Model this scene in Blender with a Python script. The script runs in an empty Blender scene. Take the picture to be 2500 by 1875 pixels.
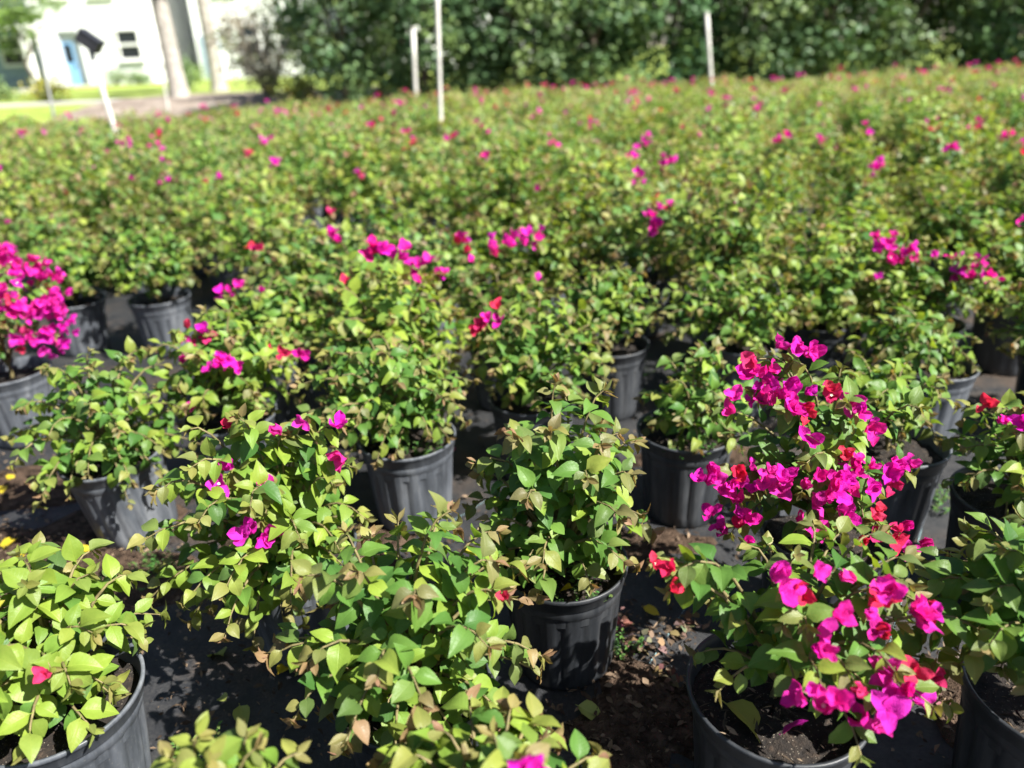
import bpy, math, random
import numpy as np
from mathutils import Matrix, Vector, Euler

scene = bpy.context.scene
COL = scene.collection
R = math.radians

# ------------------------------------------------------------------ camera
CAM_H, PITCH, ROLL = 1.35, R(24.4), 0.045
cam_data = bpy.data.cameras.new('camera')
cam = bpy.data.objects.new('camera', cam_data)
COL.objects.link(cam)
fx = Vector((1, 0, 0)); ff = Vector((0, math.cos(PITCH), -math.sin(PITCH))); fu = Vector((0, math.sin(PITCH), math.cos(PITCH)))
cr = fx*math.cos(ROLL) - fu*math.sin(ROLL)
cu = fx*math.sin(ROLL) + fu*math.cos(ROLL)
m = Matrix.Identity(4)
for i in range(3):
    m[i][0] = cr[i]; m[i][1] = cu[i]; m[i][2] = -ff[i]
m[2][3] = CAM_H
cam.matrix_world = m
cam_data.sensor_width = 36; cam_data.lens = 26.2
cam_data.clip_start = 0.05; cam_data.clip_end = 2000
cam_data.dof.use_dof = True
cam_data.dof.focus_distance = 1.42
cam_data.dof.aperture_fstop = 1.8
scene.camera = cam

# ------------------------------------------------------------------ light
SUN_EL, SUN_AZ = R(47), R(120)          # azimuth clockwise from +Y
world = bpy.data.worlds.new('World'); scene.world = world; world.use_nodes = True
wt = world.node_tree; wt.nodes.clear()
wo = wt.nodes.new('ShaderNodeOutputWorld'); wb = wt.nodes.new('ShaderNodeBackground'); ws = wt.nodes.new('ShaderNodeTexSky')
ws.sky_type = 'NISHITA'; ws.sun_disc = False; ws.sun_elevation = SUN_EL; ws.sun_rotation = SUN_AZ
wb.inputs['Strength'].default_value = 0.05
wt.links.new(ws.outputs[0], wb.inputs[0]); wt.links.new(wb.outputs[0], wo.inputs[0])
SUN_DIR = Vector((math.sin(SUN_AZ)*math.cos(SUN_EL), math.cos(SUN_AZ)*math.cos(SUN_EL), math.sin(SUN_EL)))
sd = bpy.data.lights.new('sun', 'SUN'); sd.energy = 5.0; sd.angle = R(0.53); sd.color = (1.0, 0.965, 0.90)
sun = bpy.data.objects.new('sun', sd); COL.objects.link(sun)
sun.rotation_euler = SUN_DIR.to_track_quat('Z', 'Y').to_euler()
scene.view_settings.view_transform = 'Standard'; scene.view_settings.look = 'None'
scene.view_settings.exposure = 1.48; scene.view_settings.gamma = 1; scene.view_settings.use_curve_mapping = False
scene.cycles.use_denoising = True
scene.cycles.max_bounces = 8; scene.cycles.diffuse_bounces = 2; scene.cycles.glossy_bounces = 2
scene.cycles.transmission_bounces = 4; scene.cycles.transparent_max_bounces = 4
scene.cycles.sample_clamp_indirect = 6

# ------------------------------------------------------------------ material helpers
def mat(name):
    mt = bpy.data.materials.new(name); mt.use_nodes = True
    nt = mt.node_tree; nt.nodes.clear()
    out = nt.nodes.new('ShaderNodeOutputMaterial')
    return mt, nt, out
def N(nt, kind, **kw):
    n = nt.nodes.new('ShaderNode' + kind)
    for k, v in kw.items():
        if k in n.inputs: n.inputs[k].default_value = v
        else: setattr(n, k, v)
    return n
def L(nt, a, b): nt.links.new(a, b)
def mixc(nt, fac, a, b, blend='MIX'):
    n = nt.nodes.new('ShaderNodeMix'); n.data_type = 'RGBA'; n.blend_type = blend
    for sock, v in ((n.inputs[0], fac), (n.inputs[6], a), (n.inputs[7], b)):
        if hasattr(v, 'is_linked'): L(nt, v, sock)
        else: sock.default_value = v if not isinstance(v, tuple) or len(v) == 4 else (*v, 1)
    return n.outputs[2]
def ramp(nt, fac, stops):
    n = nt.nodes.new('ShaderNodeValToRGB'); el = n.color_ramp.elements
    while len(el) < len(stops): el.new(0.5)
    for e, (p, c) in zip(el, stops):
        e.position = p; e.color = (*c, 1) if len(c) == 3 else c
    L(nt, fac, n.inputs[0]); return n.outputs[0]
def math_n(nt, op, a, b=0.0, clamp=False):
    n = nt.nodes.new('ShaderNodeMath'); n.operation = op; n.use_clamp = clamp
    for sock, v in ((n.inputs[0], a), (n.inputs[1], b)):
        if hasattr(v, 'is_linked'): L(nt, v, sock)
        else: sock.default_value = v
    return n.outputs[0]
def noise(nt, vec, scale, detail=3, rough=0.55):
    n = N(nt, 'TexNoise', Scale=scale, Detail=detail, Roughness=rough)
    if vec is not None: L(nt, vec, n.inputs['Vector'])
    return n.outputs['Fac']
def bump(nt, h, strength, dist):
    n = N(nt, 'Bump', Strength=strength, Distance=dist); L(nt, h, n.inputs['Height']); return n.outputs[0]
def simple(name, col, rough=0.7, scale=8, var=0.25, bumpk=0.15, spec=0.4):
    mt, nt, out = mat(name)
    tc = N(nt, 'TexCoord').outputs['Object']
    f = noise(nt, tc, scale)
    lo = tuple(c*(1-var) for c in col); hi = tuple(min(1, c*(1+var)) for c in col)
    p = N(nt, 'BsdfPrincipled', Roughness=rough); p.inputs['Specular IOR Level'].default_value = spec
    L(nt, ramp(nt, f, [(0.3, lo), (0.7, hi)]), p.inputs['Base Color'])
    if bumpk: L(nt, bump(nt, noise(nt, tc, scale*5), bumpk, 0.02), p.inputs['Normal'])
    L(nt, p.outputs[0], out.inputs[0]); return mt

def leaf_material(name, source, trans=0.36, rough=0.45, vein=0.5, bract=False):
    """source: 'OBJECT' takes each leaf object's own colour, 'ATTR' the leaf's colour stored in a joined mesh."""
    mt, nt, out = mat(name)
    oi = N(nt, 'ObjectInfo')
    if source == 'OBJECT': col = oi.outputs['Color']
    else:
        at = N(nt, 'Attribute', attribute_name='tint')
        col = mixc(nt, 1.0, at.outputs['Color'], oi.outputs['Color'], 'MULTIPLY')
    uv = N(nt, 'UVMap', uv_map='UVMap').outputs[0]
    sx = N(nt, 'SeparateXYZ'); L(nt, uv, sx.inputs[0])
    au = math_n(nt, 'ABSOLUTE', math_n(nt, 'SUBTRACT', sx.outputs[0], 0.5))
    # side veins sweep forward from the midrib
    ph = math_n(nt, 'SUBTRACT', math_n(nt, 'MULTIPLY', sx.outputs[1], 7.0 if not bract else 9.0), math_n(nt, 'MULTIPLY', au, 4.0))
    fr = math_n(nt, 'ABSOLUTE', math_n(nt, 'SUBTRACT', math_n(nt, 'FRACT', ph), 0.5))
    sv = math_n(nt, 'SUBTRACT', 1.0, math_n(nt, 'MULTIPLY', fr, 9.0), True)
    mid = math_n(nt, 'SUBTRACT', 1.0, math_n(nt, 'MULTIPLY', au, 26.0), True)
    vn = math_n(nt, 'MAXIMUM', mid, math_n(nt, 'MULTIPLY', sv, 0.22))
    gn = noise(nt, uv, 5.0, 3)
    c1 = mixc(nt, math_n(nt, 'MULTIPLY', math_n(nt, 'SUBTRACT', gn, 0.35, True), 0.9), col, mixc(nt, 1.0, col, (0.72, 0.86, 0.7), 'MULTIPLY'))
    lightv = (1.30, 1.22, 1.35) if not bract else (0.75, 0.7, 0.95)
    c2 = mixc(nt, math_n(nt, 'MULTIPLY', vn, vein), c1, mixc(nt, 1.0, c1, lightv, 'MULTIPLY'))
    p = N(nt, 'BsdfPrincipled', Roughness=rough); p.inputs['Specular IOR Level'].default_value = 0.30 if not bract else 0.12
    L(nt, c2, p.inputs['Base Color'])
    h = math_n(nt, 'ADD', math_n(nt, 'MULTIPLY', vn, -0.6), math_n(nt, 'MULTIPLY', gn, 0.8))
    if bract: h = math_n(nt, 'ADD', h, math_n(nt, 'MULTIPLY', noise(nt, uv, 14.0, 3), 1.6))
    L(nt, bump(nt, h, 0.26 if not bract else 0.42, 0.004), p.inputs['Normal'])
    tr = N(nt, 'BsdfTranslucent')
    L(nt, mixc(nt, 1.0, c2, (1.25, 1.15, 0.55) if not bract else (1.3, 0.8, 1.0), 'MULTIPLY'), tr.inputs[0])
    mx = N(nt, 'MixShader'); mx.inputs[0].default_value = trans
    L(nt, p.outputs[0], mx.inputs[1]); L(nt, tr.outputs[0], mx.inputs[2])
    L(nt, mx.outputs[0], out.inputs[0]); return mt

M = {}
M['leaf'] = leaf_material('leaf_single', 'OBJECT', vein=0.45)
M['leaf_mass'] = leaf_material('leaf_mass', 'ATTR')
M['bract'] = leaf_material('bract_single', 'OBJECT', trans=0.38, rough=0.6, vein=0.6, bract=True)
M['bract_mass'] = leaf_material('bract_mass', 'ATTR', trans=0.38, rough=0.6, vein=0.3, bract=True)
M['tree_leaf'] = leaf_material('tree_leaf', 'ATTR', trans=0.22, rough=0.46, vein=0.1)
M['stem'] = simple('stem', (0.16, 0.13, 0.055), 0.7, 40, 0.4)
M['shoot'] = simple('green_shoot', (0.13, 0.16, 0.045), 0.6, 40, 0.3)
M['white_floret'] = simple('white_floret', (0.8, 0.78, 0.6), 0.6, 50, 0.05, 0)

def pot_material():
    mt, nt, out = mat('nursery_pot_plastic')
    tc = N(nt, 'TexCoord').outputs['Object']; oi = N(nt, 'ObjectInfo')
    mp = N(nt, 'Mapping'); L(nt, tc, mp.inputs[0]); mp.inputs['Scale'].default_value = (1, 1, 0.16)
    ad = N(nt, 'VectorMath', operation='ADD'); L(nt, mp.outputs[0], ad.inputs[0]); L(nt, oi.outputs['Random'], ad.inputs[1])
    streak = noise(nt, ad.outputs[0], 34, 4, 0.65)
    blot = noise(nt, ad.outputs[0], 7, 3)
    speck = noise(nt, tc, 260, 2)
    f = math_n(nt, 'ADD', math_n(nt, 'MULTIPLY', streak, 0.65), math_n(nt, 'MULTIPLY', blot, 0.5))
    c = ramp(nt, f, [(0.36, (0.028, 0.032, 0.038)), (0.58, (0.078, 0.087, 0.102)), (0.78, (0.17, 0.18, 0.195))])
    c = mixc(nt, math_n(nt, 'MULTIPLY', math_n(nt, 'GREATER_THAN', speck, 0.67), 0.4), c, (0.2, 0.19, 0.17))
    c = mixc(nt, 1.0, c, oi.outputs['Color'], 'MULTIPLY')      # old dusty or newer black pots; some near ones with shade mixed in
    p = N(nt, 'BsdfPrincipled', Roughness=0.42); L(nt, c, p.inputs['Base Color'])
    L(nt, ramp(nt, f, [(0.3, (0.33,)*3), (0.8, (0.6,)*3)]), p.inputs['Roughness'])
    L(nt, bump(nt, streak, 0.12, 0.003), p.inputs['Normal'])
    L(nt, p.outputs[0], out.inputs[0]); return mt
M['pot'] = pot_material()

def soil_material(name, dark=True):
    mt, nt, out = mat(name)
    tc = N(nt, 'TexCoord').outputs['Object']
    f = noise(nt, tc, 55, 5, 0.7); g = N(nt, 'TexVoronoi', Scale=150.0); L(nt, tc, g.inputs['Vector'])
    c = ramp(nt, f, [(0.34, (0.006, 0.004, 0.003)), (0.55, (0.018, 0.012, 0.008)), (0.74, (0.075, 0.05, 0.033))])
    sp = math_n(nt, 'LESS_THAN', g.outputs['Distance'], 0.16)
    c = mixc(nt, math_n(nt, 'MULTIPLY', sp, 0.55), c, (0.3, 0.26, 0.2))
    p = N(nt, 'BsdfPrincipled', Roughness=0.9); L(nt, c, p.inputs['Base Color'])
    L(nt, bump(nt, f, 0.8, 0.02), p.inputs['Normal']); L(nt, p.outputs[0], out.inputs[0]); return mt
M['soil'] = soil_material('potting_soil')

def fabric_material():
    mt, nt, out = mat('woven_ground_fabric')
    tc = N(nt, 'TexCoord').outputs['Object']
    w1 = N(nt, 'TexWave', Scale=95.0, bands_direction='X'); w2 = N(nt, 'TexWave', Scale=95.0, bands_direction='Y')
    L(nt, tc, w1.inputs['Vector']); L(nt, tc, w2.inputs['Vector'])
    wv = math_n(nt, 'MULTIPLY', w1.outputs['Fac'], w2.outputs['Fac'])
    big = noise(nt, tc, 1.6, 4, 0.6); medn = noise(nt, tc, 9, 5, 0.65); fine = noise(nt, tc, 120, 3, 0.7)
    base = mixc(nt, wv, (0.008, 0.009, 0.0115), (0.019, 0.021, 0.026))
    dustf = ramp(nt, math_n(nt, 'ADD', math_n(nt, 'MULTIPLY', medn, 0.6), math_n(nt, 'MULTIPLY', fine, 0.45)), [(0.45, (0,)*3), (0.72, (0.65,)*3)])
    c = mixc(nt, dustf, base, (0.072, 0.069, 0.066))
    dirtf = ramp(nt, math_n(nt, 'ADD', big, math_n(nt, 'MULTIPLY', medn, 0.35)), [(0.70, (0,)*3), (0.82, (0.9,)*3)])
    dirtc = ramp(nt, fine, [(0.35, (0.02, 0.013, 0.009)), (0.6, (0.075, 0.05, 0.034)), (0.8, (0.2, 0.14, 0.1))])
    c = mixc(nt, dirtf, c, dirtc)
    p = N(nt, 'BsdfPrincipled', Roughness=0.62); L(nt, c, p.inputs['Base Color'])
    hh = math_n(nt, 'ADD', math_n(nt, 'MULTIPLY', wv, 0.35), math_n(nt, 'MULTIPLY', fine, math_n(nt, 'ADD', dirtf, 0.3)))
    L(nt, bump(nt, hh, 0.5, 0.01), p.inputs['Normal']); L(nt, p.outputs[0], out.inputs[0]); return mt
M['fabric'] = fabric_material()
def ground_material():
    mt, nt, out = mat('far_ground')
    tc = N(nt, 'TexCoord').outputs['Object']
    f = noise(nt, tc, 1.2, 5, 0.7)
    c = ramp(nt, f, [(0.35, (0.16, 0.125, 0.10)), (0.55, (0.29, 0.235, 0.19)), (0.7, (0.40, 0.35, 0.30))])
    p = N(nt, 'BsdfPrincipled', Roughness=0.95); L(nt, c, p.inputs['Base Color'])
    L(nt, bump(nt, noise(nt, tc, 14, 5), 0.8, 0.1), p.inputs['Normal']); L(nt, p.outputs[0], out.inputs[0]); return mt
M['ground'] = ground_material()
M['mulch'] = simple('brown_mulch', (0.075, 0.05, 0.035), 0.95, 30, 0.7, 0.9, 0.1)
M['grass'] = simple('lawn_grass', (0.24, 0.31, 0.06), 0.8, 2.5, 0.35, 0.5, 0.2)
M['concrete'] = simple('sidewalk_concrete', (0.42, 0.40, 0.37), 0.85, 3, 0.12)
M['pvc'] = simple('weathered_pvc', (0.62, 0.60, 0.55), 0.55, 6, 0.15)
M['wood_stake'] = simple('grey_pole', (0.30, 0.31, 0.30), 0.6, 10, 0.2)
M['black_box'] = simple('black_box', (0.03, 0.03, 0.035), 0.4, 10, 0.2)
M['stucco'] = simple('white_stucco', (0.84, 0.85, 0.85), 0.85, 4, 0.04)
M['trim'] = simple('white_trim', (0.80, 0.80, 0.78), 0.6, 4, 0.03)
M['grey_wall'] = simple('grey_recess_wall', (0.52, 0.55, 0.58), 0.8, 4, 0.06)
M['blue_wall'] = simple('blue_grey_siding', (0.30, 0.38, 0.47), 0.8, 4, 0.06)
M['blue_door'] = simple('blue_door_paint', (0.22, 0.44, 0.70), 0.5, 4, 0.06)
M['roof'] = simple('grey_shingle', (0.16, 0.16, 0.17), 0.9, 10, 0.3)
def glass_material():
    mt, nt, out = mat('dark_window_glass')
    p = N(nt, 'BsdfPrincipled', Roughness=0.06); p.inputs['Base Color'].default_value = (0.02, 0.025, 0.03, 1)
    L(nt, p.outputs[0], out.inputs[0]); return mt
M['glass'] = glass_material()
M['palm_bark'] = simple('palm_bark', (0.36, 0.33, 0.29), 0.9, 9, 0.3, 0.5)
M['bark'] = simple('tree_bark', (0.15, 0.12, 0.09), 0.9, 9, 0.35, 0.5)
M['seam'] = simple('pale_teal_thread', (0.22, 0.36, 0.38), 0.7, 40, 0.3)
M['litter'] = leaf_material('dry_litter', 'ATTR', trans=0.1, rough=0.8, vein=0.2)

# ------------------------------------------------------------------ object helpers
def tag(o, label=None, cat=None, group=None, kind=None):
    for k, v in (('label', label), ('category', cat), ('group', group), ('kind', kind)):
        if v: o[k] = v
    return o
def link(name, me, parent=None, loc=None):
    o = bpy.data.objects.new(name, me); COL.objects.link(o)
    if parent is not None: o.parent = parent
    if loc is not None: o.location = loc
    return o
def empty(name, loc, rz=0.0):
    o = bpy.data.objects.new(name, None); COL.objects.link(o)
    o.location = loc; o.rotation_euler = (0, 0, rz); o.empty_display_size = 0.1
    return o
def mesh_np(name, verts, faces, material, uvs=None, tints=None, smooth=True):
    """verts (n,3); faces list of index tuples or an (m,k) array; uvs per vertex; tints per vertex."""
    me = bpy.data.meshes.new(name)
    verts = np.asarray(verts, dtype=np.float32)
    if isinstance(faces, np.ndarray):
        k = faces.shape[1]; flat = faces.astype(np.int32).ravel(); starts = np.arange(0, len(flat), k, dtype=np.int32)
    else:
        flat = np.array([i for f in faces for i in f], dtype=np.int32)
        ln = np.array([len(f) for f in faces], dtype=np.int32); starts = np.concatenate(([0], np.cumsum(ln)[:-1])).astype(np.int32)
    me.vertices.add(len(verts)); me.vertices.foreach_set('co', verts.ravel())
    me.loops.add(len(flat)); me.loops.foreach_set('vertex_index', flat)
    me.polygons.add(len(starts)); me.polygons.foreach_set('loop_start', starts)
    me.polygons.foreach_set('use_smooth', np.full(len(starts), bool(smooth)))
    if uvs is not None:
        lay = me.uv_layers.new(name='UVMap'); lay.data.foreach_set('uv', np.asarray(uvs, dtype=np.float32)[flat].ravel())
    if tints is not None:
        a = me.attributes.new('tint', 'FLOAT_COLOR', 'POINT')
        t4 = np.ones((len(verts), 4), dtype=np.float32); t4[:, :3] = tints
        a.data.foreach_set('color', t4.ravel())
    me.materials.append(material); me.update(calc_edges=True)
    return me
class MB:
    """collects boxes, tubes and sheets, then becomes ONE mesh"""
    def __init__(s): s.v = []; s.f = []
    def add(s, vs, fs):
        b = len(s.v); s.v += [tuple(x) for x in vs]; s.f += [tuple(i+b for i in f) for f in fs]; return s
    def box(s, c, d, rot=None):
        vs = [Vector((x*d[0]/2, y*d[1]/2, z*d[2]/2)) for x in (-1, 1) for y in (-1, 1) for z in (-1, 1)]
        if rot: 
            e = Euler(rot).to_matrix(); vs = [e @ v for v in vs]
        vs = [v + Vector(c) for v in vs]
        return s.add(vs, [(0, 1, 3, 2), (4, 6, 7, 5), (0, 4, 5, 1), (2, 3, 7, 6), (0, 2, 6, 4), (1, 5, 7, 3)])
    def tube(s, pts, rad, seg=6, cap=True):
        pts = [Vector(p) for p in pts]; n = len(pts); rings = []
        for i, p in enumerate(pts):
            t = (pts[min(i+1, n-1)] - pts[max(i-1, 0)]).normalized()
            a = t.orthogonal().normalized() if i == 0 else (prev - t*prev.dot(t)).normalized()
            prev = a; b = t.cross(a); r = rad[i] if hasattr(rad, '__len__') else rad
            rings.append([p + (a*math.cos(2*math.pi*k/seg) + b*math.sin(2*math.pi*k/seg))*r for k in range(seg)])
        vs = [v for rg in rings for v in rg]
        fs = [(i*seg+k, i*seg+(k+1) % seg, (i+1)*seg+(k+1) % seg, (i+1)*seg+k) for i in range(n-1) for k in range(seg)]
        if cap: fs += [tuple(reversed(range(seg))), tuple((n-1)*seg+k for k in range(seg))]
        return s.add(vs, fs)
    def mesh(s, name, material, smooth=False): return mesh_np(name, s.v, s.f, material, smooth=smooth)
    def build(s, name, material, parent=None, loc=None, smooth=False):
        return link(name, s.mesh(name, material, smooth), parent, loc)

# ------------------------------------------------------------------ leaf shapes
def leaf_shape(rng, rows=7, cols=5, width=0.36, fold=0.25, curl=0.25, wave=0.03, petiole=0.22, cup=0.0, bract=False):
    """unit leaf: base at origin, tip at +Y, upper face +Z"""
    ts = [0.0, 0.10, 0.26, 0.44, 0.62, 0.78, 0.90, 1.0]; ws = [0.03, 0.60, 0.95, 1.0, 0.83, 0.53, 0.24, 0.0]
    if bract: ws = [0.06, 0.66, 0.97, 1.0, 0.94, 0.76, 0.46, 0.0]
    V, UV, F = [], [], []
    tt = np.linspace(0, 1, rows)
    tt = tt**0.9
    ph = rng.uniform(0, 6.28); side = rng.uniform(-0.07, 0.07)
    us = np.linspace(-1, 1, cols)
    for i, t in enumerate(tt):
        w = np.interp(t, ts, ws)*width
        for u in us:
            x = u*w + side*t*t
            y = t - 0.10*abs(u)*(1-t)**3            # lobes round the petiole
            z = fold*abs(u)*w - curl*t*t + cup*(u*u)*w + wave*math.sin(ph + 9*t + 2*u)*abs(u) + (0.06*math.sin(ph*2 + 6*t - 3*u) if bract else 0)
            V.append((x, y, z)); UV.append((0.5 + u*0.5*w/width, t))
    for i in range(rows-1):
        for j in range(cols-1):
            a = i*cols+j
            if i == rows-2:
                if j == 0: F.append((a, a+1, (rows-1)*cols + cols//2))
                else: F.append((a, a+1, (rows-1)*cols + cols//2))
            else: F.append((a, a+1, a+cols+1, a+cols))
    if petiole > 0:
        b = len(V); pw = 0.014
        V += [(-pw, -petiole, 0.05), (pw, -petiole, 0.05), (pw, 0.06, 0.0), (-pw, 0.06, 0.0), (0, -petiole, 0.03), (0, 0.06, -0.03)]
        UV += [(0.5, 0.0)]*6
        F += [(b, b+1, b+2, b+3), (b, b+3, b+5, b+4), (b+1, b+4, b+5, b+2)]
    # drop unused last-row vertices except the tip
    used = sorted({i for f in F for i in f}); mp = {o: n for n, o in enumerate(used)}
    V = np.array([V[i] for i in used]); UV = np.array([UV[i] for i in used]); F = [tuple(mp[i] for i in f) for f in F]
    return V, UV, F
_r = random.Random(11)
LEAF_HI = [leaf_shape(_r, 7, 5, _r.uniform(0.37, 0.45), _r.uniform(0.12, 0.55), _r.uniform(0.15, 0.75), _r.uniform(0.02, 0.07)) for _ in range(8)]
YOUNG_HI = [leaf_shape(_r, 6, 5, _r.uniform(0.22, 0.29), _r.uniform(0.25, 0.5), _r.uniform(-0.15, 0.25), 0.03, 0.12) for _ in range(4)]
LEAF_LO = [leaf_shape(_r, 5, 3, _r.uniform(0.36, 0.44), _r.uniform(0.12, 0.38), _r.uniform(0.05, 0.38), 0.03, 0.0) for _ in range(5)]
LEAF_TINY = [leaf_shape(_r, 4, 3, _r.uniform(0.28, 0.36), _r.uniform(0.15, 0.4), _r.uniform(0.0, 0.3), 0.0, 0.0) for _ in range(3)]
LEAF_MESH = [mesh_np('leaf', v, f, M['leaf'], uv) for v, uv, f in LEAF_HI]
YOUNG_MESH = [mesh_np('young_leaf', v, f, M['leaf'], uv) for v, uv, f in YOUNG_HI]
for me in LEAF_MESH + YOUNG_MESH: me.materials[0] = M['leaf']

def place(V, mtx):
    a = np.array(mtx)
    return V @ a[:3, :3].T + a[:3, 3]
def joined(name, items, shapes, material):
    """items: (matrix, colour, shape index) -> one mesh"""
    VV, UU, TT, FF, b = [], [], [], [], 0
    for mtx, col, k in items:
        v, uv, f = shapes[k % len(shapes)]
        VV.append(place(v, mtx)); UU.append(uv); TT.append(np.tile(np.array(col[:3]), (len(v), 1)))
        FF += [tuple(i+b for i in q) for q in f]; b += len(v)
    return mesh_np(name, np.concatenate(VV), FF, material, np.concatenate(UU), np.concatenate(TT))
def frame(loc, y, z, s):
    """matrix with +Y along y and +Z near z, uniform size s"""
    y = y.normalized(); x = y.cross(z)
    if x.length < 1e-4: x = y.orthogonal()
    x.normalize(); zz = x.cross(y)
    return Matrix(((x.x*s, y.x*s, zz.x*s, loc[0]), (x.y*s, y.y*s, zz.y*s, loc[1]), (x.z*s, y.z*s, zz.z*s, loc[2]), (0, 0, 0, 1)))

# ------------------------------------------------------------------ bougainvillea bracts
def flower_shape(rng, rows=5, cols=5, open_=0.75):
    """three papery bracts round a centre, unit bract length 1, axis +Z"""
    VV, UU, FF, b = [], [], [], 0
    for k in range(3):
        v, uv, f = leaf_shape(rng, rows, cols, rng.uniform(0.34, 0.42), rng.uniform(0.0, 0.16), rng.uniform(-0.5, 0.35), rng.uniform(0.08, 0.17), 0.0, rng.uniform(0.1, 0.5), True)
        az = k*2.094 + rng.uniform(-0.25, 0.25); el = open_*rng.uniform(0.65, 1.2)
        rot = Matrix.Rotation(az, 4, 'Z') @ Matrix.Rotation(math.pi/2-el, 4, 'X') @ Matrix.Rotation(rng.uniform(-0.3, 0.3), 4, 'Y')
        VV.append(place(v, rot @ Matrix.Translation((0, 0.03, 0)))); UU.append(uv); FF += [tuple(i+b for i in q) for q in f]; b += len(v)
    return np.concatenate(VV), np.concatenate(UU), FF
FLOWER_HI = [flower_shape(_r, 8, 5, o) for o in (0.4, 0.6, 0.8, 1.0, 1.15, 0.7, 0.9)]
FLOWER_LO = [flower_shape(_r, 4, 3, o) for o in (0.5, 0.7, 0.9, 1.05)]
FLOWER_MESH = [mesh_np('flower', v, f, M['bract'], uv) for v, uv, f in FLOWER_HI]
FLOWER_LO_MESH = [mesh_np('flower', v, f, M['bract'], uv) for v, uv, f in FLOWER_LO]
def floret_mesh():
    mb = MB(); mb.tube([(0, 0, 0), (0, 0, 0.5)], [0.05, 0.07], 5)
    for k in range(5):
        a = k*1.2566; c, s_ = math.cos(a), math.sin(a)
        mb.add([(0, 0, 0.5), (0.2*c - 0.09*s_, 0.2*s_ + 0.09*c, 0.54), (0.27*c, 0.27*s_, 0.53), (0.2*c + 0.09*s_, 0.2*s_ - 0.09*c, 0.54)], [(0, 3, 2, 1)])
    return mb.mesh('floret', M['white_floret'])
FLORET = floret_mesh()
def bract_colour(rng, red):
    if rng.random() < red: c = (rng.uniform(0.55, 0.72), rng.uniform(0.02, 0.05), rng.uniform(0.08, 0.19))
    else: c = (rng.uniform(0.62, 0.80), rng.uniform(0.014, 0.04), rng.uniform(0.30, 0.48))
    return (*c, 1)

# ------------------------------------------------------------------ nursery pot
POT_H, POT_R, SOIL_Z = 0.285, 0.146, 0.238
def pot_mesh(seg, ribs):
    prof = [(0.0, 0.004, 0), (0.112, 0.0, 0), (0.117, 0.006, 0.3), (0.121, 0.04, 1), (0.129, 0.13, 1), (0.1355, 0.215, 1), (0.1365, 0.222, 0.2),
            (0.139, 0.226, 0), (0.1405, 0.243, 0), (0.1395, 0.247, 0), (0.1445, 0.252, 0), (0.1458, 0.272, 0), (0.150, 0.275, 0), (0.1505, 0.283, 0), (0.148, 0.285, 0),
            (0.1435, 0.283, 0), (0.1415, 0.262, 0), (0.137, 0.24, 0), (0.133, 0.20, 0)]
    V, F = [], []
    for r, z, k in prof:
        for j in range(seg):
            a = 2*math.pi*j/seg; g = 0.0
            if ribs and k:
                p = (j*ribs/seg) % 1.0; g = -0.0056*k if p < 0.30 else 0.0
            V.append(((r+g)*math.cos(a), (r+g)*math.sin(a), z))
    n = len(prof)
    for i in range(n-1):
        for j in range(seg): F.append((i*seg+j, i*seg+(j+1) % seg, (i+1)*seg+(j+1) % seg, (i+1)*seg+j))
    me = mesh_np('pot', V, F, M['pot'])
    return me
POT_NEAR, POT_FAR = pot_mesh(96, 16), pot_mesh(40, 10)
def soil_mesh(seed, rings=7, seg=36):
    rng = random.Random(seed); V = [(0, 0, 0.012)]; F = []
    for i in range(1, rings+1):
        for j in range(seg):
            a = 2*math.pi*(j + 0.5*(i % 2))/seg; r = 0.139*i/rings
            V.append((r*math.cos(a), r*math.sin(a), rng.uniform(-0.006, 0.007) + 0.012*(1 - i/rings)))
    for j in range(seg): F.append((0, 1+j, 1+(j+1) % seg))
    for i in range(rings-1):
        for j in range(seg):
            a, b = 1+i*seg+j, 1+i*seg+(j+1) % seg; F.append((a, a+seg, b+seg, b))
    return mesh_np('soil', V, F, M['soil'])
SOIL = [soil_mesh(s) for s in range(3)]; SOIL_LO = soil_mesh(9, 3, 16)

# ------------------------------------------------------------------ plant growth
def mixv(a, b, t): return tuple(x*(1-t)+y*t for x, y in zip(a, b))
def leaf_colour(rng, age, warm, yellow):
    """age 1 = old basal leaf, 0 = shoot tip"""
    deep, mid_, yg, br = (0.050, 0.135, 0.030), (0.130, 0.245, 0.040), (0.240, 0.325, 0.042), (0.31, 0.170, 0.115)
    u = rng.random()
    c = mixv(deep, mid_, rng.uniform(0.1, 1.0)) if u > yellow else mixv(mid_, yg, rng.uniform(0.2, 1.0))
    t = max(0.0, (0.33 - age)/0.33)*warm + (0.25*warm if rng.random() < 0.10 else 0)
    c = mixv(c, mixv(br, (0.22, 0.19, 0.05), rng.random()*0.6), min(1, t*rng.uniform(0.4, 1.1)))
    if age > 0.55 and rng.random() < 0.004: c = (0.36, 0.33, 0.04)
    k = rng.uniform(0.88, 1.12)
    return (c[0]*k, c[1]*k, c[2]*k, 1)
def bez(p0, p1, p2, t): return p0*(1-t)**2 + p1*(2*t*(1-t)) + p2*(t*t)
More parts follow.
